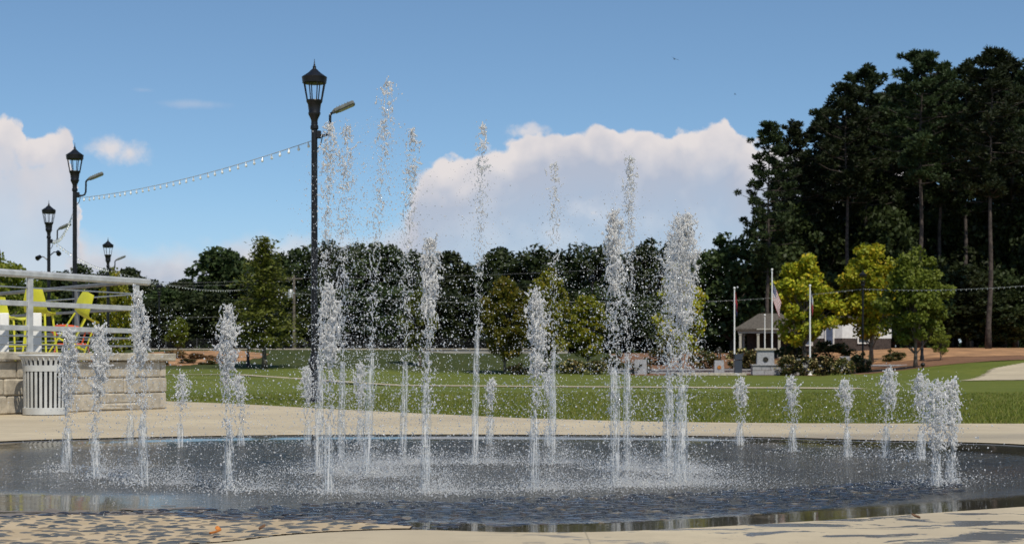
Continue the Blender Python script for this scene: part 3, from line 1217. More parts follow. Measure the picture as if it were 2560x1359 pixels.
def pine_tree(h, w, lo, seed, n_br=46, tufts=4, needles=60):
    R = random.Random(seed)
    b = MB()
    lx, ly = R.uniform(-.5, .5), R.uniform(-.4, .4)
    K = 12
    pts = [Vector((lx * (i / K) ** 1.5 + .1 * math.sin(i + seed), ly * (i / K) ** 1.5 + .1 * math.cos(i * 1.3), h * .97 * i / K)) for i in range(K + 1)]
    r0 = 0.26
    b.tube(pts, [r0 * (1.3 if i == 0 else (1 - .85 * i / K)) for i in range(K + 1)], 7)

    def trunk_at(z):
        f = min(K - 1e-3, z / (h * .97) * K)
        i = int(f)
        return pts[i].lerp(pts[i + 1], f - i)
    C, Rr = [], []
    a = R.uniform(0, 6)
    for i in range(n_br):
        t = (i + R.uniform(-.4, .4)) / n_br
        t = min(max(t, 0), 1)
        z = h * (lo + (0.985 - lo) * t)
        prof = (0.45 + 0.55 * math.sin(PI * min(1, .25 + t * .62))) * (1 - t ** 5 * .75)
        if t < .25:
            prof *= R.choice((.35, .7, 1.0))
        L = w / 2 * prof * R.uniform(.55, 1.12)
        a += 2.4 + R.uniform(-.5, .5)
        s = trunk_at(z)
        dz = L * R.uniform(-.05, .4) * (0.4 + t)
        e = s + Vector((math.cos(a) * L, math.sin(a) * L, dz))
        mid = s.lerp(e, .55) + Vector((0, 0, -.06 * L))
        b.tube([s, mid, e], [.06, .04, .015], 4, False)
        for k in range(tufts):
            q = .35 + .65 * (k + R.random() * .6) / tufts
            p = s.lerp(e, min(q, 1.05)) + Vector((R.uniform(-.5, .5), R.uniform(-.5, .5), R.uniform(-.1, .45)))
            C.append(p[:])
            Rr.append(R.uniform(.38, .72))
    for i in range(7):
        C.append((pts[-1] + Vector((R.uniform(-.7, .7), R.uniform(-.7, .7), R.uniform(-1.2, .5))))[:])
        Rr.append(R.uniform(.4, .6))
    C, Rr = np.array(C), np.array(Rr)
    n = len(C)
    # needle sprays: slim triangles radiating from the tuft centre
    d = rand_dirs(n * needles)
    d[:, 2] = d[:, 2] * .75 + .15
    ctr = np.repeat(C, needles, 0)
    rr = np.repeat(Rr, needles)
    base = ctr + d * (rr * rng.uniform(.1, .55, n * needles))[:, None]
    tip = ctr + d * (rr * rng.uniform(.75, 1.15, n * needles))[:, None]
    sd = np.cross(d, rand_dirs(n * needles))
    sd /= np.linalg.norm(sd, axis=1)[:, None] + 1e-9
    sd *= rng.uniform(.05, .11, n * needles)[:, None]
    V = np.stack([base - sd, base + sd, tip + sd * .3, tip - sd * .3], 1).reshape(-1, 3)
    return b, V, np.arange(len(V)).reshape(-1, 4)


def cypress_tree(h, w, seed):
    R = random.Random(seed)
    b = MB()
    pts = [Vector((.05 * math.sin(i), .04 * math.cos(i * 1.4), h * .98 * i / 10)) for i in range(11)]
    b.tube(pts, [.2] + [.14 * (1 - .93 * i / 10) for i in range(1, 11)], 7)
    P = []
    a = 0
    for i in range(80):
        t = i / 80
        z = h * (.17 + .81 * t)
        L = w / 2 * (1 - t) ** .8 * R.choice((.5, .8, 1.0, 1.15)) + .12
        a += 2.4 + R.uniform(-.3, .3)
        s = Vector((0, 0, z))
        e = Vector((math.cos(a) * L, math.sin(a) * L, z + L * R.uniform(-.12, .12)))
        b.tube([s, s.lerp(e, .5) + Vector((0, 0, .05)), e], [.03, .02, .008], 4, False)
        n = int(45 + 85 * (1 - t))
        q = rng.uniform(.15, 1.08, n)[:, None]
        S0, E0 = np.array(s[:]), np.array(e[:])
        pt = S0 + (E0 - S0) * q
        pt += rng.normal(size=(n, 3)) * np.array([.22, .22, .12]) * (0.5 + q)
        P.append(pt)
    V, Fc = leaf_quads(np.concatenate(P), .13, .5, 2.2)
    return b, V, Fc


PROTO = {}


def proto(key, res, leafmat, barkmat, h, w):
    b, V, Fc = res
    PROTO[key] = (b.mesh('trunk', barkmat, smooth=True), np_mesh('crown', V, Fc, leafmat), h, w)


for i in range(5):
    proto(('broad', i), broad_tree(13, 9.5, [.06, .1, .04, .12, .08][i], 110, 95, .34, 20 + i, [1.0, .8, 1.3, .9, 1.1][i], .115, [.1, .35, .0, .2, .5][i]), M['dark_leaf'], M['bark_dark'], 13, 9.5)
for i, (h, lo, w) in enumerate(((26, .42, 7.5), (27, .50, 8.0), (25, .34, 7.0), (26, .55, 8.5), (24, .24, 6.5), (26, .46, 7.8))):
    proto(('pine', i), pine_tree(h, w, lo, 50 + i, 56, 4, 62), M['pine'], M['bark'], h, w)
for i in range(3):
    proto(('yellow', i), broad_tree(7.4, 4.6, [.22, .22, .14][i], 95, 130, .17, 80 + i, [1.0, .8, 1.2][i], .115, [.25, .15, .3][i]), M['yellow_leaf'], M['bark_grey'], 7.4, 4.6)
for i in range(2):
    proto(('olive', i), broad_tree(7.6, 5.2, [.16, .1][i], 95, 130, .18, 90 + i, 1.0, .115, [.25, .4][i]), M['olive_leaf'], M['bark_grey'], 7.6, 5.2)
proto(('green', 0), broad_tree(7.6, 5.4, .2, 100, 140, .17, 95, .85, .115, .3), M['mid_leaf'], M['bark_grey'], 7.6, 5.4)
proto(('lime', 0), broad_tree(5.0, 3.6, .2, 60, 70, .13, 97, 1.0, .12, .2), M['lime_leaf'], M['bark_grey'], 5.0, 3.6)
proto(('cypress', 0), cypress_tree(9.6, 4.9, 5), M['cypress_leaf'], M['bark_grey'], 9.6, 4.3)


def shrub_proto(key, leafmat, seed, flowers=0, leaf=.09, n=26, per=60):
    b, V, Fc = broad_tree(1.2, 1.7, .04, n, per, leaf, seed, 1.0, .15, .1)
    PROTO[key] = (b.mesh('stem', M['bark_dark'], smooth=True), np_mesh('foliage', V, Fc, leafmat), 1.2, 1.7)
    if flowers:
        d = rand_dirs(flowers)
        P = d * np.array([.85, .85, .58]) * rng.uniform(.8, 1.02, flowers)[:, None] + np.array([0, 0, .62])
        P = P[P[:, 2] > .2]
        V, Fc = leaf_quads(P, .11, .4, 1.0)
        PROTO[key] += (np_mesh('flowers', V, Fc, M['petal']),)


for i in range(2):
    shrub_proto(('rose', i), M['shrub_leaf'], 120 + i, 150)
    shrub_proto(('shrub', i), M['shrub_leaf'], 130 + i)
shrub_proto(('dry', 0), M['dry_grass'], 140, 0, .1, 26, 60)


def plant(name, key, px, top, d, w_px, label, cat, group, base=None, rz=None, parts=('trunk', 'crown', 'flowers')):
    x = at(px, d)
    z0 = zt(x, d) if base is None else base
    pr = PROTO[key]
    h = zz(top, d) - z0
    sz = h / pr[2]
    sx = (w_px / F * d) / pr[3] if w_px else sz
    r = random.uniform(0, 6.28) if rz is None else rz
    e = empty(name, (x, d, z0 - 0.05), r, label, cat, group)
    e.scale = (sx, sx, sz)
    names = ('trunk', 'crown', 'flowers') if name.endswith('tree') else ('stem', 'foliage', 'flowers')
    for nm, me in zip(names, (pr[0], pr[1]) + tuple(pr[4:])):
        ch = link(nm, me, e)
        if nm == 'flowers':
            ch['kind'] = 'stuff'
    return e


# the pine stand on the right: (px, top row, distance, variant, label)
G1 = 'tall dark pines of the stand on the right'
PINES = [
    (1920, 304, 152, 2, 'leftmost tall pine of the stand, ragged crown standing out against the cloud'),
    (1988, 300, 160, 0, 'dark pine second from the left end of the stand, rounded top below its taller neighbours'),
    (2058, 268, 164, 1, 'dark pine behind the first yellow tree, its top on the rising slope of the stand'),
    (2120, 205, 156, 3, 'dark pine with a long bare trunk, a shoulder below the first high peak'),
    (2162, 162, 160, 5, 'tall pine forming the first high peak of the stand, notch of sky on its right'),
    (2232, 208, 163, 0, 'dark pine in the dip between the first and the second high peak of the stand'),
    (2300, 124, 147, 3, 'tall pine with the widest flat top, second high peak of the stand'),
    (2352, 160, 160, 1, 'tall pine just right of the second high peak of the stand'),
    (2412, 150, 158, 5, 'dark pine whose top fills the gap between the second peak and the topmost crown'),
    (2474, 118, 143, 1, 'topmost pine of the stand, single straight pale trunk down to the ground'),
    (2535, 146, 158, 0, 'dark pine at the right edge of the picture, crown cut by the frame'),
    (2600, 140, 154, 3, 'dark pine mostly beyond the right edge of the picture, only its left branches in view'),
]
for px, top, d, v, lab in PINES:
    plant('pine_tree', ('pine', v), px, top, d, None, lab, 'pine tree', G1)
G2 = 'pines deep inside the stand'
for k in range(18):
    px = 1940 + k * 41 + random.uniform(-15, 15)
    tp = np.interp(px, [1940, 2060, 2160, 2300, 2480, 2700], [380, 320, 235, 190, 175, 190]) + random.uniform(0, 60)
    plant('pine_tree', ('pine', random.choice((0, 2, 4, 4, 5))), px, tp, random.uniform(168, 190), None,
          'dark pine deep inside the stand, behind the front pines', 'pine tree', G2)
G3 = 'dark broadleaf trees under the pines'
UND = [(1830, 560, 'dark broadleaf tree at the foot of the leftmost pine'),
       (1795, 640, 'low dark broadleaf tree just right of the bushiest water jet, lowest of the stand'),
       (1895, 640, 'dark broadleaf tree behind the small pavilion roof'),
       (1960, 560, 'dark broadleaf tree rising behind the tallest flagpole'),
       (2050, 590, 'dark broadleaf tree between the two yellow trees, behind them'),
       (2130, 540, 'dark broadleaf tree behind the left half of the bigger yellow tree'),
       (2215, 560, 'dark broadleaf tree behind the top of the bigger yellow tree'),
       (2310, 540, 'dark broadleaf tree above and behind the round green tree'),
       (2390, 600, 'dark broadleaf tree just right of the round green tree'),
       (2440, 560, 'dark broadleaf tree left of the straight pale pine trunk'),
       (2510, 580, 'dark broadleaf tree right of the straight pale pine trunk'),
       (2575, 540, 'dark broadleaf tree cut by the right frame edge under the pines')]
for i, (px, top, lab) in enumerate(UND):
    plant('broadleaf_tree', ('broad', i % 5), px, top - (70 if px > 1900 else 0), 158 + (i * 37 % 11), 255, lab, 'tree', G3)
# centre and left tree line
for k in range(14):
    px = 1830 + k * 58 + random.uniform(-15, 15)
    plant('broadleaf_tree', ('broad', random.randrange(5)), px, random.uniform(640, 740), random.uniform(148, 157) if px > 2240 else random.uniform(160, 166), 210,
          'lower dark tree at the foot of the pine stand', 'tree', 'lower dark trees at the foot of the pine stand')
G4 = 'dark trees of the far tree line'
LINE = [(-60, 640, 210, 2, 'dark far tree at the left frame edge behind the pale green leaves'),
        (60, 676, 215, 0, 'dark far tree left of the double spotlight lamp post'),
        (150, 664, 210, 3, 'dark far tree between the two left lamp posts'),
        (235, 646, 180, 0, 'dark far tree behind the small fourth lamp post'),
        (325, 660, 170, 4, 'dark far tree right of the small fourth lamp post, open crown'),
        (400, 684, 215, 2, 'small dome shaped far tree over the end of the metal rail'),
        (468, 684, 205, 1, 'small pointed far tree left of the tall tree clump'),
        (560, 602, 180, 3, 'tall dark tree at the left end of the centre clump, ragged crown'),
        (690, 604, 195, 2, 'dark tree behind the feathery cypress'),
        (745, 594, 190, 0, 'dark tree just left of the nearest lamp post'),
        (845, 578, 190, 2, 'dark rounded tree behind the pair of tall jets beside the nearest lamp post'),
        (945, 590, 188, 1, 'dark tree behind the tallest jet'),
        (1005, 594, 200, 0, 'dark tree with thin upper twigs left of the leaning centre jet'),
        (1050, 618, 205, 3, 'dark tree behind the leaning centre jet'),
        (1118, 618, 192, 4, 'low pointed dark tree at the dip of the tree line'),
        (1190, 640, 215, 2, 'lowest far tree of the centre dip, behind the thin single jet'),
        (1258, 600, 190, 1, 'narrow pointed dark tree right of the thin single jet'),
        (1322, 598, 186, 0, 'dark many topped tree over the yellow green pair'),
        (1372, 612, 200, 3, 'dark tree behind the right one of the yellow green pair'),
        (1425, 640, 196, 2, 'lower dark tree left of the great round crowned pine'),
        (1488, 580, 176, 2, 'great dark round crowned tree between the white headed jet and the twin jets'),
        (1560, 606, 190, 0, 'dark tree behind the twin tall jets'),
        (1632, 573, 178, 2, 'dark round crowned tree right of the twin tall jets'),
        (1715, 620, 190, 1, 'dark tree behind the bushiest water jet'),
        (1765, 655, 190, 3, 'dark tree seen between the bushiest jet and the pine stand')]
for i, (px, top, d, v, lab) in enumerate(LINE):
    plant('broadleaf_tree', ('broad', v), px, top, d, [150, 200, 170, 190][i % 4] * 1.0 + (60 if px > 500 else 35), lab, 'tree', G4)
G5 = 'lower dark trees filling the tree line'
for k in range(22):
    px = 340 + k * 68 + random.uniform(-15, 15)
    plant('broadleaf_tree', ('broad', random.randrange(5)), px, random.uniform(690, 740), random.uniform(160, 172), 190,
          'lower dark tree at the front foot of the far tree line', 'tree', G5)
# a far mass closing the gaps
N = 26000
a_ = rng.uniform(math.radians(-24), math.radians(24), N)
dd = rng.uniform(225, 260, N)
zz_ = rng.uniform(0, 1, N) ** .9 * np.interp(np.degrees(a_), [-24, -8, 8, 12, 24], [9, 9, 10, 16, 17])
C = np.stack([np.sin(a_) * dd, np.cos(a_) * dd, zz_ + 1.2], 1)
V, Fc = leaf_quads(C, 1.1)
tag(link('forest', np_mesh('forest', V, Fc, M['dark_leaf'])), 'dark woods far behind the tree line', 'woods', kind='stuff')

# park trees
G6 = 'young autumn trees of the park'
plant('yellow_tree', ('yellow', 0), 2012, 636, 125, 192, 'yellow round tree beside the striped flag, nearest the tallest flagpole', 'tree', G6)
plant('yellow_tree', ('yellow', 1), 2178, 598, 127, 200, 'taller yellow tree behind the black lamp post by the memorial', 'tree', G6)
plant('green_tree', ('green', 0), 2288, 616, 114, 205, 'round green tree just right of the memorial lamp post', 'tree', G6)
plant('olive_tree', ('olive', 0), 1262, 690, 121, 150, 'yellow green tree left of the white headed jet', 'tree', G6)
plant('olive_tree', ('olive', 1), 1366, 656, 124, 150, 'taller yellow green tree behind the white headed jet', 'tree', G6)
plant('olive_tree', ('olive', 0), 1470, 735, 128, 130, 'low yellow green tree with a dark lamp post before it, left of the twin jets', 'tree', G6)
plant('yellow_tree', ('yellow', 2), 1700, 650, 122, 150, 'yellow tree half hidden behind the bushiest water jet', 'tree', G6)
plant('green_tree', ('green', 0), 1050, 715, 128, 110, 'pale green tree behind the leaning centre jet', 'tree', G6)
plant('cypress_tree', ('cypress', 0), 660, 588, 121, 190, 'feathery cypress with a pointed top and thin pale trunk on the lawn', 'tree', None)
plant('olive_tree', ('olive', 1), 292, 655, 95, 115, 'yellow green tree behind the end of the metal railing', 'tree', G6)
plant('lime_tree', ('lime', 0), -10, 592, 60, 190, 'pale green leafy tree at the left frame edge over the railing', 'tree', G6, base=0.5)
plant('lime_tree', ('lime', 0), 95, 680, 66, 130, 'low pale green tree between the left frame edge and the lamp posts', 'tree', G6, base=0.5)
plant('green_tree', ('green', 0), 445, 790, 138, 70, 'small dark green tree right of the terrace, before the far wall', 'tree', G6)
plant('sapling_tree', ('lime', 0), 2352, 820, 122, 60, 'thin sapling right of the round green tree', 'tree', None)

# shrubs
G7 = 'flowering rose bushes at the memorial'
ROSE = [(1848, 868, 127, 70, 'rose bush right of the small statue, behind the dark lectern stone'),
        (1880, 872, 126, 60, 'rose bush between the dark lectern stone and the tall grey monument'),
        (1968, 884, 117, 70, 'leftmost pale yellow rose bush of the row in front of the memorial wall'),
        (2015, 890, 116, 66, 'second rose bush of the row in front of the memorial wall'),
        (2062, 886, 116, 70, 'third rose bush of the row in front of the memorial wall'),
        (2108, 892, 115.5, 60, 'fourth rose bush of the row, in front of the round seal stone'),
        (2152, 878, 117.5, 64, 'rose bush at the foot of the memorial lamp post'),
        (1760, 875, 128, 80, 'rose bush left of the small statue'),
        (1430, 895, 122, 70, 'yellowish flower bush under the yellow green trees, left one'),
        (1485, 898, 121, 70, 'yellowish flower bush under the yellow green trees, right one')]
for i, (px, top, d, w, lab) in enumerate(ROSE):
    plant('rose_bush', ('rose', i % 2), px, top, d, w, lab, 'bush', G7, base=zt(at(px, d), d))
G8 = 'plain shrubs of the park'
SHR = [(1985, 842, 128, 110, 'tall dark shrub behind the tall grey monument'),
       (2075, 850, 132, 120, 'dark shrub before the white house'),
       (2228, 872, 127, 70, 'dark round shrub on the straw bank right of the low stone wall'),
       (1600, 905, 121, 60, 'dark low shrub at the foot of the far left seal stone'),
       (1545, 880, 126, 90, 'dark shrub behind the twin jets'),
       (1650, 868, 132, 100, 'dark shrub behind the bushiest jet'),
       (1300, 905, 120, 60, 'dark low shrub under the left yellow green tree'),
       (470, 893, 128, 60, 'dark shrub in the straw patch, left one of two'),
       (520, 896, 127, 50, 'dark shrub in the straw patch, right one of two'),
       (408, 885, 126, 40, 'dark shrub at the corner of the stone terrace')]
for i, (px, top, d, w, lab) in enumerate(SHR):
    plant('shrub', ('shrub', i % 2), px, top, d, w, lab, 'shrub', G8)
for i, (px, top, d, w, lab) in enumerate([(440, 872, 134, 80, 'orange dry grass clump, left one, before the far wall'),
                                          (500, 880, 133, 70, 'orange dry grass clump, middle one, before the far wall'),
                                          (562, 884, 130, 80, 'orange dry grass clump, right one, beside the far lamp post')]):
    plant('grass_clump', ('dry', 0), px, top, d, w, lab, 'grass clump', 'dry grass clumps before the far wall')

# ------------------------------------------------------------------ far walls and buildings
b = MB()
x0, x1 = at(330, 150), at(1420, 150)
n = 14
for i in range(n):
    xa = x0 + (x1 - x0) * i / n
    xb = x0 + (x1 - x0) * (i + 1) / n
    b.box(((xa + xb) / 2, 150, 1.35), (xb - xa - .03, .3, 1.5))
fw = b.build('concrete_wall', M['concrete_wall'])
tag(fw, 'long low grey concrete wall at the foot of the far trees', 'wall')
c = MB()
c.box(((x0 + x1) / 2, 149.97, 2.155), (x1 - x0, .42, .1))
c.build('wall_cap', M['coping'], fw)
# wire fence on the wall
fe = empty('wire_fence', ((x0 + x1) / 2, 151.2, 1.7), 0, 'dark wire fence standing behind the far concrete wall', 'fence')
b = MB()
for i in range(29):
    xx = (x1 - x0) * (i / 28 - .5)
    q = MB()
    q.tube([(xx, 0, 0), (xx, 0, 1.45)], .035, 5)
    q.build('fence_post', M['wire'], fe)
for k in range(9):
    b.box((0, 0, .25 + k * .14), ((x1 - x0), .012, .014))
b.build('fence_wires', M['wire'], fe)

# pavilion
dp = 139.0
xp, zp = at(1925, dp), zt(at(1925, dp), dp)
pv = empty('pavilion', (xp, dp, zp), math.radians(-12), 'small open pavilion with a grey hipped roof and white posts', 'pavilion')
hw, hd = 2.75, 2.2
ze = zz(822, dp) - zp
ztop = zz(783, dp) - zp
b = MB()
vs = [(-hw, -hd, ze), (hw, -hd, ze), (hw, hd, ze), (-hw, hd, ze), (-.9, 0, ztop), (.9, 0, ztop), (-hw, -hd, ze - .14), (hw, -hd, ze - .14), (hw, hd, ze - .14), (-hw, hd, ze - .14)]
b.add(vs, [(0, 1, 5, 4), (1, 2, 5), (2, 3, 4, 5), (3, 0, 4), (0, 6, 7, 1), (1, 7, 8, 2), (2, 8, 9, 3), (3, 9, 6, 0), (6, 9, 8, 7)])
b.build('roof', M['roof'], pv)
b = MB()
for yq in (-hd + .25, hd - .25):
    b.box((0, yq, ze - .26), (2 * hw - .5, .16, .22))
b.box((0, -hd - .02, ze - .05), (1.9, .03, .1))
b.build('beam', M['white_dimmed'], pv)
for xq in (-hw + .45, -.85, .85, hw - .45):
    for yq in (-hd + .3, hd - .3):
        b = MB()
        b.box((0, 0, (ze - .37) / 2), (.2, .2, ze - .37), bev=.02)
        b.box((0, 0, .2), (.28, .28, .4), bev=.02)
        b.box((0, 0, ze - .45), (.26, .26, .12))
        o = b.build('post', M['white_dimmed'], pv)
        o.location = (xq, yq, 0)
b = MB()
b.box((0, .6, 1.1), (2 * hw - 1.6, .15, 2.2))
b.build('back_wall', M['brick'], pv)

# house
dh = 142.0
xh = at(2106, dh)
zh = zt(xh, dh)
hs = empty('house', (xh, dh, zh), 0, 'white sided house with dark brick below, half hidden behind the yellow trees', 'house')


def zh_(py):
    return zz(py, dh) - zh


Lw, Rw = 3.6, 4.4
ma = Matrix.Rotation(math.radians(-52), 4, 'Z')
mb = Matrix.Rotation(math.radians(14), 4, 'Z')
zlo, zhi = zh_(845), zh_(797)
lw = Matrix.Rotation(math.radians(180 - 30), 3, 'Z') @ Vector((1, 0, 0))   # left face runs away to the left
rw = Matrix.Rotation(math.radians(12), 3, 'Z') @ Vector((1, 0, 0))
far = lw * Lw + rw * Rw


def prism(b, z0, z1, off=0.0):
    pts = [Vector((0, 0, 0)), rw * Rw, far, lw * Lw]
    cen = far / 2
    pts = [p + (p - cen).normalized() * off for p in pts]
    b.add([(p.x, p.y, z0) for p in pts] + [(p.x, p.y, z1) for p in pts],
          [(0, 1, 5, 4), (1, 2, 6, 5), (2, 3, 7, 6), (3, 0, 4, 7), (4, 5, 6, 7), (3, 2, 1, 0)])


b = MB()
prism(b, -.3, zlo)
b.build('brick_wall', M['brick'], hs)
b = MB()
prism(b, zlo + .001, zhi, .05)
for k in range(11):
    pass
mid_r = rw * (Rw / 2)
p0, p1 = Vector((0, 0, zhi)), Vector((rw.x * Rw, rw.y * Rw, zhi))
gt = Vector((mid_r.x, mid_r.y, zhi + .1))
o3 = -0.05 * rw.cross(Vector((0, 0, 1)))
b.build('siding', M['siding'], hs)
b = MB()
bk = Vector((lw.x * Lw, lw.y * Lw, 0))
ov = Vector((rw.y, -rw.x, 0)) * .15
A_, B_, G_ = p0 - rw.to_3d() * .25 + ov, p1 + rw.to_3d() * .25 + ov, gt + ov
vs = [A_, G_, B_, A_ + bk, G_ + bk, B_ + bk]
up = Vector((0, 0, .16))
vs = vs + [v + up for v in vs]
b.add(vs, [(0, 1, 4, 3), (1, 2, 5, 4), (6, 9, 10, 7), (7, 10, 11, 8), (0, 6, 7, 1), (1, 7, 8, 2), (3, 4, 10, 9), (4, 5, 11, 10), (0, 3, 9, 6), (2, 8, 11, 5)])
b.build('roof', M['roof'], hs)
b = MB()
b.add([p0 + ov * .3, p1 + ov * .3, gt + ov * .3, p0 - ov * .3, p1 - ov * .3, gt - ov * .3], [(0, 1, 2), (3, 5, 4), (0, 3, 4, 1), (1, 4, 5, 2), (2, 5, 3, 0)])
b.build('gable', M['siding'], hs)


def house_window(base, dirv, s, z0, z1, w, shut=False):
    nv = Vector((dirv.y, -dirv.x, 0))
    if nv.y > 0:
        nv = -nv
    rot = Matrix.Rotation(math.atan2(dirv.y, dirv.x), 4, 'Z')
    c = base + dirv.to_3d() * s + nv * .075
    c.z = (z0 + z1) / 2
    b = MB()
    H = z1 - z0
    for dx, dz, sx, sz in ((-w / 2, 0, .1, H + .1), (w / 2, 0, .1, H + .1), (0, -H / 2, w - .1, .1), (0, H / 2, w - .1, .1)):
        b.box((dx, 0, dz), (sx, .08, sz))
    f = b.build('window', M['white'], hs)
    f.location = c
    f.rotation_euler = rot.to_euler()
    b = MB()
    b.box((0, .02, 0), (w - .1, .03, H - .1))
    b.build('pane', M['shutter' if shut else 'pane'], f)


house_window(Vector((0, 0, 0)), lw, 1.1, zh_(862), zh_(818), .7, True)
house_window(Vector((0, 0, 0)), lw, 3.0, zh_(862), zh_(822), .7, True)
house_window(Vector((0, 0, 0)), rw, 1.85, zh_(857), zh_(838), .95)

# ------------------------------------------------------------------ memorial
dm = 119.0


def mx(px, d=dm):
    return at(px, d)


def zg(px, d=dm):
    return zt(at(px, d), d)


def stone_wall(name, pxa, pxb, d, top, label, t=.45):
    xa, xb = at(pxa, d), at(pxb, d)
    z0 = zt((xa + xb) / 2, d)
    h = zz(top, d) - z0
    e = empty(name, ((xa + xb) / 2, d, z0), 0, label, 'wall', 'low stone walls of the memorial')
    b = MB()
    L = xb - xa
    for r in range(2):
        x = -L / 2
        while x < L / 2 - .05:
            l = min(random.uniform(.4, .9), L / 2 - x)
            b.box((x + l / 2, 0, (h - .1) * (r + .5) / 2), (l - .015, t + random.uniform(-.03, .02), (h - .1) / 2 - .012), bev=.015)
            x += l
    b.build('stone_face', M['granite'], e)
    c = MB()
    c.box((0, 0, h - .05), (L + .12, t + .14, .1), bev=.015)
    c.build('coping', M['granite'], e)
    return e, h, z0


stone_wall('memorial_wall', 1520, 1878, 121.5, 922, 'low grey stone wall behind the small statue, left part of the memorial')
_, hw2, zw2 = stone_wall('memorial_wall', 1879, 1998, 118.5, 910, 'higher grey stone wall carrying the tall grey monument', .8)
stone_wall('memorial_wall', 2176, 2268, 121, 911, 'short grey stone wall on the mulch right of the memorial lamp post')
stone_wall('memorial_wall', 2000, 2140, 122.5, 912, 'low grey stone wall behind the row of rose bushes')


def seal(parent, x, y, z, r, mat, star=True):
    b = MB()
    n = 20
    for rr, yy_ in ((r, 0.0), (r * .8, -.012)):
        pass
    vs, fs = [], []
    prof = [(r, 0), (r, -.03), (r * .84, -.035), (r * .82, -.02), (0.001, -.024)]
    for rr, q in prof:
        for k in range(n):
            a = 2 * PI * k / n
            vs.append((x + rr * math.cos(a), y + q, z + rr * math.sin(a)))
    for i in range(len(prof) - 1):
        for k in range(n):
            k2 = (k + 1) % n
            fs.append((i * n + k, i * n + k2, (i + 1) * n + k2, (i + 1) * n + k))
    b.add(vs, fs)
    b.build('seal', mat, parent)


def monument(px, d, base, top, wpx, label, mat='granite', cap=False, sealmat='bronze', sealr=0.0, name='monument', depth=.4, sz=.35, taper=.93):
    x = at(px, d)
    z0 = base if base is not None else zt(x, d)
    h = zz(top, d) - z0
    w = wpx / F * d
    e = empty(name, (x, d, z0), 0, label, 'monument', 'stone monuments of the memorial')
    b = MB()
    hb = h - (.16 if cap else 0)
    vs = []
    for z, k in ((0, 1.0), (hb, taper)):
        for sx, sy in ((-1, -1), (1, -1), (1, 1), (-1, 1)):
            vs.append((sx * w / 2 * k, sy * depth / 2 * k, z))
    b.add(vs, [(0, 1, 5, 4), (1, 2, 6, 5), (2, 3, 7, 6), (3, 0, 4, 7), (4, 5, 6, 7), (3, 2, 1, 0)])
    b.build('slab', M[mat], e)
    if cap:
        c = MB()
        c.box((0, 0, hb + .08), (w + .22, depth + .2, .16), bev=.03)
        c.build('cap', M['coping'], e)
    if sealr:
        seal(e, 0, -depth / 2 * (1 - (1 - taper) * .5) - .012, h * sz, sealr, M[sealmat])
    return e, h, z0


monument(1913, 118.6, zw2 + hw2, 870, 44, 'tall grey monument with a dark round seal and a tan cap', cap=True, sealr=.19, sz=.30)
ped, ph, pz = monument(1797, 119.5, None, 900, 26, 'small grey pedestal with an orange seal, under the dark statue', name='pedestal', sealmat='gold', sealr=.14, sz=.52, depth=.6, taper=.86)
monument(2112, 121.8, zg(2112, 121.8), 890, 26, 'grey seal stone behind the rose bushes, right of the flagpoles', sealr=.12, sz=.62)
monument(2010, 121.8, zg(2010, 121.8), 896, 40, 'plain grey stone behind the rose bushes at the foot of the right flagpole')
monument(1601, 120.5, None, 898, 32, 'grey seal stone seen through the spray of the twin jets', sealr=.12, sz=.62)
lc = empty('lectern_stone', (at(1845, 117), 117, zg(1845, 117)), math.radians(8), 'dark polished stone lectern standing before the flagpoles', 'lectern')
b = MB()
hl = zz(884, 117) - zg(1845, 117)
b.box((0, 0, hl * .36), (.52, .3, hl * .72), bev=.015)
b.build('pillar', M['dark_granite'], lc)
b = MB()
b.box((0, -.02, hl * .86 + .005), (.58, .36, hl * .27), bev=.02)
b.build('head_block', M['dark_granite'], lc)
b = MB()
xa, xb = at(1690, 116.5), at(1862, 116.5)
b.box(((xa + xb) / 2, 117.2, .11), (xb - xa, 3.0, .16), bev=.01)
tag(b.build('plinth', M['coping'], None), 'pale concrete step in front of the memorial statue', 'step')

# statue: skinned body
st = bpy.data.meshes.new('statue')
J = [(0, 0, .52), (0, 0, .66), (0, .01, .80), (0, 0, .87), (0, -.015, .96),
     (.08, 0, .50), (.10, -.03, .27), (.11, 0, .03), (.11, -.08, .015),
     (-.08, 0, .50), (-.09, .02, .27), (-.11, .05, .03), (-.11, -.03, .015),
     (.13, .01, .79), (.19, -.03, .62), (.10, -.14, .58),
     (-.13, .01, .79), (-.19, -.02, .62), (-.06, -.14, .66)]
E = [(0, 1), (1, 2), (2, 3), (3, 4), (0, 5), (5, 6), (6, 7), (7, 8), (0, 9), (9, 10), (10, 11), (11, 12), (2, 13), (13, 14), (14, 15), (2, 16), (16, 17), (17, 18)]
Rj = [.085, .08, .09, .04, .065, .06, .045, .032, .03, .06, .045, .032, .03, .045, .034, .026, .045, .034, .026]
st.from_pydata(J, E, [])
sto = link('statue', st)
mod = sto.modifiers.new('skin', 'SKIN')
for sv, r in zip(st.skin_vertices[0].data, Rj):
    sv.radius = (r, r)
st.skin_vertices[0].data[0].use_root = True
sb = sto.modifiers.new('sub', 'SUBSURF')
sb.levels = sb.render_levels = 2
st.materials.append(M['bronze'])
hst = zz(863, 119.5) - (pz + ph)
sto.location = (at(1797, 119.5), 119.5, pz + ph - .005)
sto.scale = (hst / 1.02 * 1.1,) * 2 + (hst / 1.02,)
tag(sto, 'small dark bronze soldier statue standing on the grey pedestal', 'statue')

# flagpoles and flags
G9 = 'white flagpoles of the memorial'


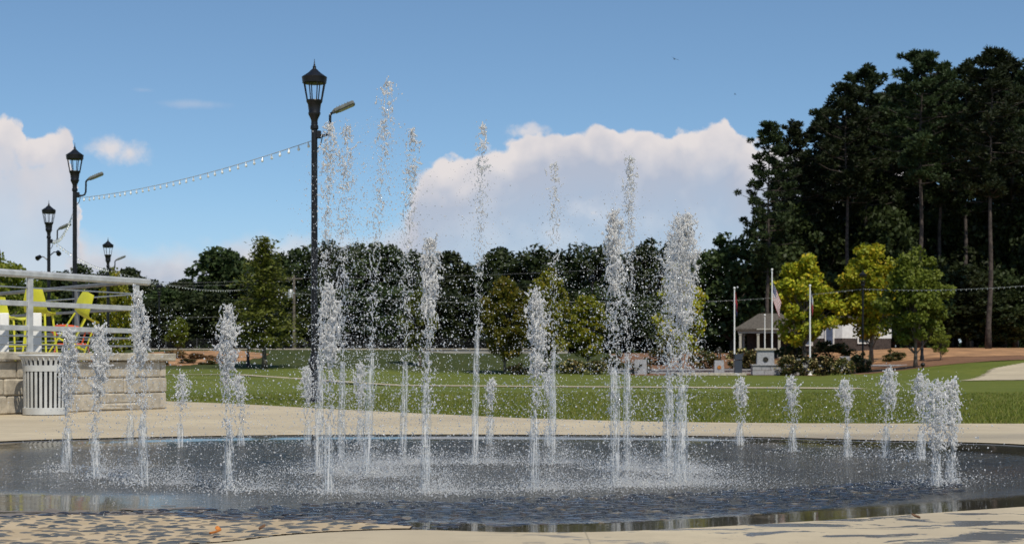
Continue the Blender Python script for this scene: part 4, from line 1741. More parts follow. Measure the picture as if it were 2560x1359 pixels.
def flagpole(px, top, base_py, d, label, r=.055):
    x = at(px, d)
    z0 = zt(x, d)
    h = zz(top, d) - z0
    e = empty('flagpole', (x, d, z0), 0, label, 'flagpole', G9)
    b = MB()
    b.tube([(0, 0, 0), (0, 0, h * .5), (0, 0, h - .1)], [r * 1.15, r, r * .75], 10)
    b.build('pole', M['pole_white'], e, True, 40)
    b = MB()
    b.ball((0, 0, h - .05), .085, sub=2)
    b.build('finial', M['pole_white'], e, True)
    b = MB()
    b.lathe([(.16, 0), (.15, .05), (.08, .12), (.07, .14)], n=12)
    b.build('base_collar', M['pole_white'], e)
    return x, d, z0, h


def flag(x, d, ztop, hoist, fly, pattern, label, seed=0, wid=.26):
    """limp flag hanging along its pole"""
    nu, nv = 16, 26
    b = MB()
    vs = []
    for j in range(nv + 1):
        v = j / nv
        for i in range(nu + 1):
            u_ = i / nu
            fold = math.sin(u_ * 9 + v * 2.2 + seed) * .055 * (0.3 + u_)
            xx = .07 + fly * wid * u_ * (1 - .25 * v) + .02 * math.sin(v * 7 + seed) * u_
            vs.append((xx, fold, -v * hoist - fly * .62 * u_ ** 1.1 * (1 - .1 * v)))
    for j in range(nv):
        for i in range(nu):
            b.cur = pattern((i + .5) / nu, (j + .5) / nv)
            k = j * (nu + 1) + i
            b.add([], [])
            b.f.append((k, k + 1, k + nu + 2, k + nu + 1))
            b.mi.append(b.cur)
    b.v = [tuple(p) for p in vs]
    o = b.build('flag', [M['red_cloth'], M['white_cloth'], M['blue_cloth']], None, True)
    o.location = (x, d, ztop)
    so_ = o.modifiers.new('thick', 'SOLIDIFY')
    so_.thickness = .008
    tag(o, label, 'flag', 'limp flags on the flagpoles')


def stars(u_, v):
    if u_ < .42 and v < .54:
        return 1 if (int(u_ * 26) % 3 == 1 and int(v * 26) % 3 == 1) else 2
    return int(v * 13) % 2


x, d, z0, h = flagpole(1930, 672, 900, 121.3, 'tallest white flagpole, carrying the striped flag')
flag(x, d, zz(706, d), 1.35, 2.2, stars, 'limp red and white striped flag with a blue corner', 1.0)
x, d, z0, h = flagpole(1836, 718, 885, 123, 'white flagpole with the red flag, behind the dark lectern stone')
flag(x, d, zz(728, d), 1.1, 1.5, lambda u_, v: 0 if v < .75 else 2, 'limp dark red flag on the flagpole behind the lectern', 2.3, .09)
x, d, z0, h = flagpole(2025, 712, 905, 118.5, 'white flagpole in front of the yellow tree, right of the striped flag')
flag(x, d, zz(724, d), 1.1, 1.4, lambda u_, v: (2 if u_ < .4 else (1 if v < .5 else 0)), 'limp blue white and red flag before the yellow tree', 4.0, .12)
flagpole(1912, 786, 860, 131, 'short bare white pole in front of the small pavilion', .05)

# ------------------------------------------------------------------ lamp posts


def make_lamp(arm=True, twin=False):
    e = empty('lamp_post', (0, 0, 0))
    b = MB()
    b.lathe([(.19, 0), (.19, .06), (.15, .10), (.145, .35), (.115, .42), (.11, .78), (.125, .80), (.125, .86), (.085, .95), (.075, 1.02)], n=16)
    b.build('base', M['black'], e, True, 35)
    b = MB()
    b.lathe([(.07, 1.0), (.068, 3.5), (.064, 5.72), (.085, 5.74), (.085, 5.80), (.07, 5.82), (.07, 5.88)], n=14)
    b.build('pole', M['black'], e, True, 35)
    b = MB()
    b.lathe([(.062, 5.86), (.075, 5.94), (.115, 6.02), (.128, 6.05), (.128, 6.08), (.12, 6.10), (.14, 6.26), (.165, 6.30), (.172, 6.33), (.165, 6.345), (.05, 6.35)], n=16)
    cup = b.build('lantern_cup', M['black'], e, True, 35)
    for k in range(8):
        a = 2 * PI * (k + .5) / 8
        b = MB()
        b.tube([(.160 * math.cos(a), .160 * math.sin(a), 6.33), (.232 * math.cos(a), .232 * math.sin(a), 6.72)], .0125, 5)
        b.build('cage_bar', M['black'], e)
    b = MB()
    b.lathe([(.232, 6.69), (.252, 6.70), (.262, 6.80), (.268, 6.82), (.255, 6.835), (.20, 6.87), (.13, 6.92), (.07, 6.975), (.045, 7.0)], n=18)
    cap = b.build('lantern_cap', M['black'], e, True, 35)
    b = MB()
    b.lathe([(.045, 6.99), (.03, 7.02), (.042, 7.035), (.03, 7.05), (.018, 7.07), (.02, 7.09), (.012, 7.10), (.003, 7.21)], n=10)
    b.build('finial', M['black'], cap, True, 40)
    if arm:
        b = MB()
        b.box((.09, 0, 5.62), (.1, .12, .16), bev=.01)
        b.tube([(.1, 0, 5.60), (.22, 0, 5.60), (.29, 0, 5.63), (.325, 0, 5.72), (.33, 0, 5.9), (.33, 0, 6.02), (.36, 0, 6.07), (.42, 0, 6.09)], .028, 8)
        b.tube([(.06, .02, 5.32), (.13, .02, 5.42), (.17, .02, 5.60)], .012, 5)
        ar = b.build('floodlight_arm', M['black'], e, True, 40)
        R_ = Matrix.Rotation(math.radians(-24), 4, 'Y')
        b = MB()
        b.box((.24, 0, 0), (.46, .26, .085), bev=.02)
        b.box((.02, 0, 0), (.1, .1, .07), bev=.01)
        for k in range(5):
            b.box((.1 + .06 * k, 0, .05), (.012, .2, .03))
        hd_ = b.build('floodlight_head', M['flood'], ar)
        hd_.location = (.41, 0, 6.10)
        hd_.rotation_euler = R_.to_euler()
        b = MB()
        b.box((.27, 0, -.046), (.32, .2, .012))
        b.build('lens', M['flood_glass'], hd_)
    if twin:
        for sgn, z in ((-1, 5.02), (1, 5.2)):
            b = MB()
            b.tube([(.06 * sgn, 0, z - .12), (.2 * sgn, 0, z), (.32 * sgn, 0, z)], .022, 6)
            a_ = b.build('spotlight_arm', M['black'], e, True, 40)
            b = MB()
            b.lathe([(.03, -.1), (.075, -.09), (.09, .06), (.1, .1)], n=10)
            h_ = b.build('spotlight_head', M['black'], a_, True, 40)
            h_.location = (.38 * sgn, -.03, z - .03)
            h_.rotation_euler = (math.radians(115), 0, math.radians(25 * sgn))
    return e


lampA = make_lamp()
lampT = make_lamp(True, True)
lampB = make_lamp(False)
G10 = 'black lantern lamp posts'
LAMPS = [('A', 786, 35.3, None, 'nearest and tallest black lantern lamp post, between the two left jets groups'),
         ('A', 187, 51.0, 148, 'black lamp post with floodlight arm, second largest, left above the metal rail'),
         ('T', 122, 65.0, 500, 'black lamp post with two small side spotlights, leftmost in the picture'),
         ('A', 270, 82.0, 592, 'small black lamp post above the end of the railing, its floodlight to the right'),
         ('B', 620, 124, None, 'slim black lamp post on the lawn left of the feathery cypress'),
         ('B', 398, 143, 704, 'distant black lamp post just right of the terrace corner'),
         ('B', 1480, 150, None, 'distant black lamp post in front of the great round crowned tree'),
         ('B', 2157, 118, None, 'black lamp post before the bigger yellow tree at the memorial'),
         ('B', 2305, 124, None, 'black lamp post rising behind the round green tree, only its base showing')]
lamp_at = {}
used = set()
for i, (k, px, d, top, lab) in enumerate(LAMPS):
    src = {'A': lampA, 'T': lampT, 'B': lampB}[k]
    o = src if k not in used else copy_tree(src)
    used.add(k)
    x = at(px, d)
    z0 = zt(x, d) if d > 40 else 0.0
    if i == 1:
        z0 = zz(356, d) - 7.21
    elif top and top > 300:
        z0 = zz(top, d) - 7.21
    if i == 7:
        z0 = zz(672, d) - 7.21
    o.location = (x, d, z0)
    o.rotation_euler = (0, 0, [0, .15, .0, .25, 0, .3, .1, .2, 0][i])
    tag(o, lab, 'lamp post', G10)
    lamp_at[i] = Vector((x, d, z0))

# string lights
bulb_mesh = MB()
bulb_mesh.lathe([(.004, 0), (.022, -.01), (.022, -.06), (.030, -.075), (.043, -.11), (.045, -.135), (.034, -.165), (.004, -.18)], n=8)
bulb_me = bulb_mesh.mesh('bulb', M['bulb'], smooth=True)


def string_light(a, b_, sag, n, label, wire='wire_pale', rad=.008, s=1.0):
    a, b_ = Vector(a), Vector(b_)
    e = empty('string_light', a, 0, label, 'string light', 'strings of festoon bulbs between the lamp posts')
    D = b_ - a

    def pt(t):
        return D * t + Vector((0, 0, -4 * sag * t * (1 - t)))
    m = MB()
    m.tube([pt(i / 40) for i in range(41)], rad * s, 4)
    m.build('cable', M[wire], e)
    for k in range(n):
        t = (k + .6) / n
        o = link('bulb', bulb_me, e)
        o.location = pt(t)
        o.scale = (.66 * s if s == 1.0 else .36 * s,) * 3
        o.rotation_euler = (random.uniform(-.15, .15), random.uniform(-.15, .15), 0)


def sp(px, py, d):
    return Vector((at(px, d), d, zz(py, d)))


string_light(sp(204, 494, 51), sp(780, 352, 35.3), .17, 34, 'string of bulbs from the nearest lamp post to the second largest one')
string_light(sp(181, 535, 51), sp(132, 600, 65), .25, 20, 'short string of bulbs between the two left lamp posts')
string_light(sp(132, 600, 65), sp(272, 674, 82), .2, 24, 'string of bulbs from the leftmost lamp post to the small fourth one')
string_light(sp(272, 674, 82), sp(620, 722, 124), .45, 46, 'string of bulbs crossing the dark trees left of the cypress', s=1.25)
string_light(sp(620, 722, 124), sp(1480, 752, 150), .5, 60, 'long string of bulbs behind the centre jets', s=1.15)
string_light(sp(1480, 752, 150), sp(2157, 722, 118), .45, 46, 'string of bulbs passing behind the flagpoles to the memorial lamp post', s=1.3)
string_light(sp(2157, 722, 118), sp(2700, 702, 92), .25, 42, 'string of bulbs over the round green tree to the right frame edge', s=1.25)

# utility pole and wires
up_ = empty('utility_pole', (at(735, 150), 150, zt(at(735, 150), 150)), 0, 'thin grey utility pole with a pale transformer right of the cypress', 'utility pole')
b = MB()
hp = zz(688, 150) - zt(at(735, 150), 150)
b.tube([(0, 0, 0), (0, 0, hp)], [.16, .1], 8)
b.build('pole', M['bark_grey'], up_)
b = MB()
b.lathe([(.02, 0), (.24, .03), (.24, .72), (.18, .8), (.02, .82)], (-.3, -.1, zz(746, 150) - up_.location.z), 12)
b.build('transformer', M['alu'], up_, True, 40)
b = MB()
b.box((0, 0, hp - .3), (1.5, .1, .1))
b.build('crossarm', M['bark_grey'], up_)
for (xa, ya, xb, yb, lab) in ((370, 704, 735, 692, 'upper overhead wire over the dark trees left of the utility pole'),
                              (370, 711, 735, 700, 'middle overhead wire over the dark trees left of the utility pole'),
                              (360, 790, 735, 780, 'lowest overhead wire crossing low before the dark trees'),
                              (735, 695, 1600, 668, 'long overhead wire right of the utility pole behind the jets')):
    A_, B_ = sp(xa, ya, 149), sp(xb, yb, 150)
    m = MB()
    m.tube([A_.lerp(B_, i / 12) - Vector((0, 0, .25 * 4 * (i / 12) * (1 - i / 12))) for i in range(13)], .011, 4)
    tag(m.build('overhead_wire', M['wire_mid']), lab, 'wire', 'overhead wires before the tree line')

# garden light
gl_ = empty('garden_light', (at(2307, 109), 109, zg(2307, 109)), 0, 'tiny black garden light on the lawn edge under the round green tree', 'garden light')
b = MB()
b.tube([(0, 0, 0), (0, 0, .2)], .03, 6)
b.build('stake', M['black'], gl_)
b = MB()
b.ball((0, 0, .3), .15, sub=2)
b.build('globe', M['black'], gl_, True)

# ------------------------------------------------------------------ terrace at the left
CORN = Vector((-6.36, 30.3))
FD = Vector((-8.17 + 6.36, 26.8 - 30.3)).normalized()     # front wall runs towards the camera, out of frame
RD = Vector((-10.7 + 6.7, 35.1 - 30.0)).normalized()      # return wall runs back and to the left
TH = 0.86
FL, RL = 13.0, 10.0
# courses of stone, local frame: x along wall, -y outwards


def masonry(length, thick, hgt, seed):
    R = random.Random(seed)
    b = MB()
    courses = [.30, .27, hgt - .57]
    z = 0
    for c in courses:
        x = R.uniform(-.5, 0)
        while x < length:
            l = R.uniform(.55, 1.5)
            x0, x1 = max(0, x), min(length, x + l)
            if x1 - x0 > .08:
                if R.random() < .25 and c > .26:
                    hh = c * R.uniform(.42, .58)
                    for (za, zb) in ((z, z + hh), (z + hh, z + c)):
                        b.box(((x0 + x1) / 2, R.uniform(-.012, .01), (za + zb) / 2), (x1 - x0 - .014, thick, zb - za - .014), jit=.012, bev=.02)
                else:
                    b.box(((x0 + x1) / 2, R.uniform(-.012, .01), z + c / 2), (x1 - x0 - .014, thick, c - .014), jit=.006, bev=.02)
            x += l
        z += c
    return b


def wall_run(o, d_, length, label, seed, flip):
    ang = math.atan2(d_.y, d_.x)
    e = empty('terrace_wall', (o.x, o.y, 0), ang, label, 'wall', 'stone walls of the terrace')
    masonry(length, .34, TH, seed).build('stone_face', M['stone'], e)
    b = MB()
    b.box((length / 2, 0, TH / 2 - .003), (length - .03, .28, TH - .012))
    b.build('mortar_core', M['mortar'], e)
    c = MB()
    R = random.Random(seed + 9)
    x = -.16
    while x < length:
        l = R.uniform(.7, 1.2)
        x1 = min(x + l, length + .05)
        c.box(((x + x1) / 2, 0, TH + .068), (x1 - x - .008, .52, .13), jit=.006, bev=.015)
        x = x1 + .001
    c.build('coping', M['coping'], e)
    return e


wall_run(CORN + Vector((0, 0)), FD, FL, 'front tan stone terrace wall behind the slatted bin', 3, False)
wall_run(CORN + RD * .42, RD, RL, 'return stone wall of the terrace hidden behind the railing', 5, True)
b = MB()
c0 = CORN + FD * .25 + RD * .25
pA, pB, pC = c0, c0 + FD * FL, c0 + RD * RL
pD = pB + RD * RL
zs = TH - .02
b.add([(p.x, p.y, zs) for p in (pA, pC, pD, pB)], [(0, 1, 2, 3)])
tag(b.build('terrace_floor', M['concrete']), 'raised concrete terrace floor behind the stone wall', 'terrace', kind='structure')


def railing(o, d_, length, posts, label, extra=.2, mt='alu', th=1.0):
    ang = math.atan2(d_.y, d_.x)
    z0 = TH + .13
    H = 1.28
    e = empty('railing', (o.x, o.y, z0), ang, label, 'railing', 'grey metal railings of the terrace')
    b = MB()
    b.box((length / 2 - extra / 2, 0, H), (length + extra, .11 * th, .12 * th), bev=.03 * th)
    b.build('top_rail', M[mt], e)
    for s in posts:
        b = MB()
        b.box((s, 0, (H - .06) / 2), (.11, .06, H - .06), bev=.008)
        b.box((s, 0, .01), (.17, .15, .02))
        b.build('post', M[mt], e)
    for z in (.80, .40):
        b = MB()
        b.box((length / 2, 0, z), (length, .035, .085 * th), bev=.006)
        b.build('flat_rail', M[mt], e)
    for z in (1.06, .27, .13):
        b = MB()
        b.tube([(0, 0, z), (length, 0, z)], .0125, 6)
        b.build('cable', M['cable'], e)
    return e


RO = CORN + FD * .42 + Vector((-.1, .0))
post0 = 0.06
# post that stands at column 75 of the photograph
k75 = None
for i in range(800):
    s = i * .01
    p = RO + FD * s
    if 1280 + F * p.x / p.y < 75:
        k75 = s
        break
railing(RO, FD, 11.5, [post0, k75, k75 * 2, k75 * 3], 'front grey metal railing with cables on the stone wall', .3)
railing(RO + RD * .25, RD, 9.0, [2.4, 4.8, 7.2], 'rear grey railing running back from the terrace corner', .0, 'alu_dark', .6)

# litter bin
bx, by = gp(100, 1038).x, gp(100, 1038).y + .3
bn = empty('litter_bin', (bx, by, 0), 0, 'light grey slatted metal litter bin in front of the stone wall', 'litter bin')
Rb = .335
b = MB()
nS = 28


def shell(b, prof, t, a0, a1, n=3):
    """curved strip following prof [(r,z)] between two angles"""
    vs, fs = [], []
    P = len(prof)
    for side in (0, 1):
        for r, z in prof:
            for k in range(n + 1):
                a = a0 + (a1 - a0) * k / n
                rr = r - side * t
                vs.append((rr * math.cos(a), rr * math.sin(a), z))
    q = (n + 1)
    for side in (0, 1):
        o = side * P * q
        for i in range(P - 1):
            for k in range(n):
                f = (o + i * q + k, o + i * q + k + 1, o + (i + 1) * q + k + 1, o + (i + 1) * q + k)
                fs.append(f if side == 0 else f[::-1])
    o2 = P * q
    for i in range(P - 1):
        fs.append((i * q, (i + 1) * q, o2 + (i + 1) * q, o2 + i * q))
        fs.append((i * q + n, o2 + i * q + n, o2 + (i + 1) * q + n, (i + 1) * q + n))
    for k in range(n):
        fs.append((k, o2 + k, o2 + k + 1, k + 1))
        a_ = (P - 1) * q
        fs.append((a_ + k, a_ + k + 1, o2 + a_ + k + 1, o2 + a_ + k))
    b.add(vs, fs)


for k in range(nS):
    a0 = 2 * PI * k / nS
    shell(b, [(Rb, .10), (Rb + .005, .70), (Rb + .01, .78), (Rb + .03, .86), (Rb + .055, .925)], .006, a0, a0 + 2 * PI / nS * .56)
b.build('slats', M['bin'], bn, True, 40)
b = MB()
b.lathe([(Rb - .02, .012), (Rb + .012, .012), (Rb + .012, .115), (Rb - .0, .12), (Rb - .02, .115)], n=40, cap=False)
b.lathe([(Rb - .03, .03), (.01, .03)], n=40, cap=False)
b.build('bottom_band', M['bin'], bn, True, 40)
b = MB()
b.lathe([(Rb - .005, .69), (Rb + .014, .69), (Rb + .020, .785), (Rb, .785), (Rb - .005, .69)], n=40, cap=False)
b.build('middle_band', M['bin'], bn, True, 40)
b = MB()
vs = []
b.lathe([(Rb + .035, .915), (Rb + .065, .915), (Rb + .08, .935), (Rb + .065, .955), (Rb + .035, .95), (Rb + .035, .915)], n=40, cap=False)
b.build('top_ring', M['bin'], bn, True, 40)
b = MB()
b.lathe([(Rb - .05, .04), (Rb - .04, .86), (Rb - .06, .86), (Rb - .07, .06)], n=32)
b.build('liner', M['liner'], bn, True, 40)

# terrace furniture


def shell_chair(name, label, legs=.72):
    """tall stool: moulded seat-and-back shell on four splayed tube legs; faces -y"""
    e = empty(name, (0, 0, 0), 0, label, 'chair', 'yellow high chairs on the terrace')
    b = MB()
    prof = [(-.22, legs - .02), (-.18, legs), (0, legs - .005), (.14, legs + .01), (.2, legs + .06), (.235, legs + .2), (.25, legs + .36)]
    n = 6
    vs, fs = [], []
    for side in (0, 1):
        for i, (y, z) in enumerate(prof):
            w = [.19, .21, .22, .22, .21, .20, .15][i]
            for k in range(n + 1):
                q = k / n * 2 - 1
                vs.append((w * q, y - .03 * abs(q) ** 2 * (1 if i > 3 else 0) + side * (.016 if i > 3 else 0), z + .025 * q * q * (1 if i <= 3 else 0) - side * (.016 if i <= 3 else 0)))
    q_ = n + 1
    P = len(prof)
    for side in (0, 1):
        o = side * P * q_
        for i in range(P - 1):
            for k in range(n):
                f = (o + i * q_ + k, o + i * q_ + k + 1, o + (i + 1) * q_ + k + 1, o + (i + 1) * q_ + k)
                fs.append(f if side else f[::-1])
    o2 = P * q_
    for i in range(P - 1):
        fs.append((i * q_, (i + 1) * q_, o2 + (i + 1) * q_, o2 + i * q_))
        fs.append((i * q_ + n, o2 + i * q_ + n, o2 + (i + 1) * q_ + n, (i + 1) * q_ + n))
    for k in range(n):
        fs.append((k, o2 + k, o2 + k + 1, k + 1))
        a_ = (P - 1) * q_
        fs.append((a_ + k, a_ + k + 1, o2 + a_ + k + 1, o2 + a_ + k))
    b.add(vs, fs)
    b.build('seat_shell', M['yellow'], e, True, 50)
    for sx in (-1, 1):
        for sy in (-1, 1):
            b = MB()
            b.tube([(sx * .16, sy * .15, legs - .012), (sx * .23, sy * .23, 0)], [.02, .017], 7)
            b.build('leg', M['yellow'], e, True, 40)
    b = MB()
    zf = .26
    k = .16 + (.07) * (1 - zf / legs)
    for a, c in (((-k, -k), (k, -k)), ((k, -k), (k, k)), ((k, k), (-k, k)), ((-k, k), (-k, -k))):
        b.tube([(a[0], a[1], zf), (c[0], c[1], zf)], .012, 6)
    b.build('footrest', M['yellow'], e, True, 40)
    return e


ch1 = shell_chair('high_chair', 'yellow high chair beside the railing post, its rounded back turned to the viewer')
d1 = 29.3
ch1.location = (at(100, d1), d1, TH - .02)
ch1.rotation_euler = (0, 0, math.radians(170))
ch1.scale = (1.0, 1.0, 1.17)
ch2 = copy_tree(ch1)
d2 = 30.2
ch2.location = (at(160, d2), d2, TH + .02)
ch2.rotation_euler = (Matrix.Rotation(math.radians(27), 3, 'Y') @ Matrix.Rotation(math.radians(150), 3, 'Z')).to_euler()
ch2.scale = (.9, .9, 1.2)
ch2['label'] = 'yellow high chair tipped over to the right, its long legs slanting'
ch3 = copy_tree(ch1)
d3 = 30.0
ch3.location = (at(28, d3), d3, TH - .02)
ch3.rotation_euler = (0, 0, math.radians(75))
ch3.scale = (.95, .95, 1.08)
ch3['label'] = 'yellow high chair at the left frame edge seen from its side'
for px, d, lab in ((10, 27.9, 'white square pillar at the left frame edge behind the railing'), (92, 28.6, 'white square pillar just right of the railing post')):
    e = empty('pillar', (at(px, d), d, TH - .02), math.radians(20), lab, 'pillar', 'white pillars on the terrace')
    hh = zz(779, d) - TH
    b = MB()
    b.box((0, 0, hh / 2), (.15, .15, hh), bev=.01)
    b.build('shaft', M['white'], e)
    b = MB()
    b.box((0, 0, .04), (.2, .2, .08), bev=.01)
    b.build('foot', M['white'], e)
# orange hooped chair
oc = empty('hooped_chair', (at(180, 31.2), 31.2, TH - .02), math.radians(160), 'orange chair with a curved hoop back behind the tipped yellow chair', 'chair')
b = MB()
hz_ = zz(815, 31.2) - TH
b.tube([(.40 * math.cos(a), .3 * math.sin(a), hz_ - .10 + .12 * math.sin(a)) for a in np.linspace(-.25, PI + .25, 17)], .028, 7)
b.build('hoop_back', M['orange'], oc, True, 40)
b = MB()
b.lathe([(.01, 0), (.3, .0), (.32, .02), (.3, .045), (.01, .04)], (0, 0, .3), 20)
b.build('seat', M['orange'], oc, True, 40)
for sx, sy in ((-1, -1), (1, -1), (1, 1), (-1, 1)):
    b = MB()
    b.tube([(sx * .2, sy * .2, .31), (sx * .27, sy * .25, 0)], .016, 6)
    b.build('leg', M['orange'], oc, True, 40)
for sx in (-1, 1):
    b = MB()
    b.tube([(sx * .28, .1, .32), (sx * .35, .08, hz_ - .08)], .016, 6)
    b.build('back_support', M['orange'], oc, True, 40)

# ------------------------------------------------------------------ fountain jets
ico = bmesh.new()
bmesh.ops.create_icosphere(ico, subdivisions=1, radius=1)
ico.verts.index_update()
DV = np.array([v.co[:] for v in ico.verts])
DF = np.array([[v.index for v in f.verts] for f in ico.faces])
ico.free()
OV = np.array([(1, 0, 0), (-1, 0, 0), (0, 1, 0), (0, -1, 0), (0, 0, 1), (0, 0, -1)], float)
OF = np.array([(0, 2, 4), (2, 1, 4), (1, 3, 4), (3, 0, 4), (2, 0, 5), (1, 2, 5), (3, 1, 5), (0, 3, 5)])


def drops(P, R, mat, name, stretch=None, coarse=False):
    bv, bf = (OV, OF) if coarse else (DV, DF)
    n = len(P)
    st_ = np.ones((n, 3))
    if stretch is not None:
        st_[:, 2] = stretch
    rot = rng.uniform(0, 2 * PI, n)
    c, s = np.cos(rot), np.sin(rot)
    B = np.repeat(bv[None], n, 0)
    x = B[:, :, 0] * c[:, None] - B[:, :, 1] * s[:, None]
    y = B[:, :, 0] * s[:, None] + B[:, :, 1] * c[:, None]
    B = np.stack([x, y, B[:, :, 2]], 2)
    B *= (1 + rng.normal(0, .05, (n, len(bv), 1)))
    V = P[:, None, :] + B * st_[:, None, :] * R[:, None, None]
    Fc = (bf[None] + (np.arange(n) * len(bv))[:, None, None]).reshape(-1, 3)
    return np_mesh(name, V.reshape(-1, 3), Fc, mat, True)


def sizes(n, med, sig=.45, lo=.0016, hi=.0075):
    return np.clip(med * np.exp(rng.normal(0, sig, n)), lo, hi)


def ropes(C, med, rng_n, aniso):
    """threads of water: chains of touching beads walking away from each centre, thick in the middle and thin at the ends"""
    per = rng.integers(rng_n[0], rng_n[1], len(C))
    P, R = [], []
    for c, k in zip(C, per):
        r = med * math.exp(float(np.clip(rng.normal(0, .33), -.8, .6)))
        rad = r * (.45 + .75 * np.sin(np.linspace(.35, PI - .25, k))) * np.exp(np.clip(rng.normal(0, .18, k), -.4, .4))
        d = rng.normal(0, 1, 3) * aniso
        d /= np.linalg.norm(d) + 1e-9
        st = d[None] + rng.normal(0, .55, (k, 3)) * aniso
        st /= np.linalg.norm(st, axis=1)[:, None] + 1e-9
        gap = np.where(rng.random(k) < .22, 3.0, 1.15)
        p = c + np.cumsum(st * (rad * gap)[:, None], 0)
        P.append(p - (p[-1] - p[0]) * .5)
        R.append(rad)
    return np.concatenate(P), np.concatenate(R)


G11 = 'fountain jets of the splash pad'
WIND = 0.0


def jet(bxp, byp, txp, typ, kind, label, bw=12, hw=28, dens=1.0, colfrac=.55, fall=1.0):
    """bw, hw: half widths in photo pixels of the column and of the head"""
    d = CH * F / (byp - HZ)
    d *= (CH + .04) / CH
    ppm = F / d
    x0 = at(bxp, d)
    z0 = -.091
    H = (zz(typ, d) - z0) * (1.02 if kind == 'tall' else 1.0)
    dx = (txp - bxp) / ppm
    dy = random.uniform(-.08, .08) * H
    rb, rh = bw / ppm, hw / ppm
    e = empty('fountain_jet', (x0, d, z0), 0, label, 'fountain jet', G11)
    ph = random.uniform(0, 6)

    def centre(t):
        w = .25 * rb * np.sin(t * 9 + ph) * t
        return np.stack([dx * t ** 1.25 + w, dy * t ** 1.4 + w * .6, H * t], -1)
    # clear column
    m = MB()
    K, n = 26, 10
    vs, fs = [], []
    for i in range(K + 1):
        t = colfrac * .62 * i / K
        c = centre(np.array(t))
        for k in range(n):
            a = 2 * PI * k / n
            r = rb * (.88 + .3 * t) * (1 + .22 * math.sin(3 * a + ph + t * 7) + .16 * math.sin(5 * a - t * 11)) * (1 + random.uniform(-.1, .1) * (.3 + 2 * t)) * (1 - .5 * (i / K) ** 4)
            vs.append((c[0] + r * math.cos(a), c[1] + r * math.sin(a), c[2]))
    for i in range(K):
        for k in range(n):
            k2 = (k + 1) % n
            fs.append((i * n + k, i * n + k2, (i + 1) * n + k2, (i + 1) * n + k))
    m.add(vs, fs)
    m.build('water_column', M['column'], e, True)
    # drops torn off along the column
    tall = kind == 'tall'
    n1 = int((1500 if tall else 1500) * dens * H ** .8 * (.5 + bw / 22)) + 120
    ncl = max(6, int(n1 / 8))
    tc_ = rng.random(ncl) ** .8
    cl = centre(tc_)
    sg = rb * (.42 + .42 * tc_)
    cl[:, :2] += rng.normal(0, 1, (ncl, 2)) * sg[:, None]
    P, R = ropes(cl, .0028, (2, 14), np.array([.30, .30, 1.0]))
    # strands of drops falling back from the head
    L3, S3 = [], []
    for q in range(int((5 if tall else 4) + 3 * dens)):
        a3 = rng.uniform(0, 2 * PI)
        lo = rng.uniform(.15, .7) if tall else rng.uniform(.25, .75)
        m3 = int(rng.uniform(30, 85) * fall * dens * (.4 + .6 * H / 2) * (1 - lo) * 1.6)
        if m3 < 3:
            continue
        tt = lo + (rng.uniform(.86, 1.0) - lo) * rng.random(m3) ** .75
        sp3 = rh * (.45 + 1.05 * (1 - tt) ** .6) * rng.uniform(.55, 1.15)
        c3 = centre(np.minimum(1, tt)) * .5 + centre(np.ones(m3)) * .5
        jit = .13 * rh + .22 * rh * (1 - tt)
        clump = .03 * np.sin(tt * H * 34 + a3 * 3)
        L3.append(np.stack([c3[:, 0] + np.cos(a3) * sp3 + rng.normal(0, 1, m3) * jit, c3[:, 1] + np.sin(a3) * sp3 + rng.normal(0, 1, m3) * jit, H * tt + clump], 1))
        S3.append(sizes(m3, .0030, .5, .0012))
    n3 = int(150 * dens * fall * H)
    t3 = rng.uniform(.05, .95, n3)
    c3 = centre(t3)
    L3.append(c3 + rng.normal(0, 1, (n3, 3)) * np.array([rh * 1.1, rh * 1.1, .05]))
    S3.append(sizes(n3, .0021, .45, .001))
    P3, R3 = np.concatenate(L3), np.concatenate(S3)
    # head: a ragged cone of torn water, pointed on top
    hl = min(.62 * H, rh * (6.5 if tall else 8.0))
    if kind == 'small':
        hl = min(.6 * H, rh * 4.5)
    n2 = int((430 if tall else 1000) * dens * (rh / .07) ** 1.1 * (hl / rh / 7)) + 40
    q2 = int(n2 / 7) + 4
    th = rng.random(q2) ** (.75 if tall else .9)
    prof = np.clip((1 - th) * 3.2, .10, 1) ** .6 * (.55 + .45 * np.clip(th * 2.2, 0, 1)) * (.85 if tall else 1.0)
    a2 = rng.uniform(0, 2 * PI, q2)
    r2 = rh * prof * np.sqrt(rng.random(q2)) * (1 + .25 * np.sin(2 * a2 + ph + th * 9))
    C2 = centre(1 - hl / H + hl / H * th)
    C2[:, 0] += np.cos(a2) * r2
    C2[:, 1] += np.sin(a2) * r2
    P2, R2 = ropes(C2, .0038 if tall else .0043, (4, 16), np.array([.55, .55, 1.0]))
    n2 = len(P2)
    # a few flyers over the top
    n4 = int(10 * dens)
    P4 = centre(np.ones(n4)) + rng.normal(0, 1, (n4, 3)) * np.array([rh * .7, rh * .7, rh * .6])
    Pd = np.concatenate([P, P3, P4])
    Rd = np.concatenate([R, R3, sizes(n4, .0036)])
    keep = Pd[:, 2] > 0.01
    Pd, Rd = Pd[keep], Rd[keep]
    o = link('droplets', drops(Pd, Rd, M['drop'], 'droplets', rng.uniform(.8, 1.9, len(Pd))), e)
    o['kind'] = 'stuff'
    o = link('jet_head', drops(P2, R2, M['foam'], 'jet_head', rng.uniform(.8, 1.9, n2)), e)
    o['kind'] = 'stuff'
    # splash at the foot
    n5 = int(210 * dens * (.6 + .4 * min(H, 2)))
    a5 = rng.uniform(0, 2 * PI, n5)
    r5 = np.abs(rng.normal(0, .17, n5)) + rb * .8
    a5 = np.where(rng.random(n5) < .5, rng.normal(ph, .55, n5), a5)
    h5 = rng.random(n5) ** 2.2 * .10 * np.exp(-((r5 - .14) / .14) ** 2) + .004
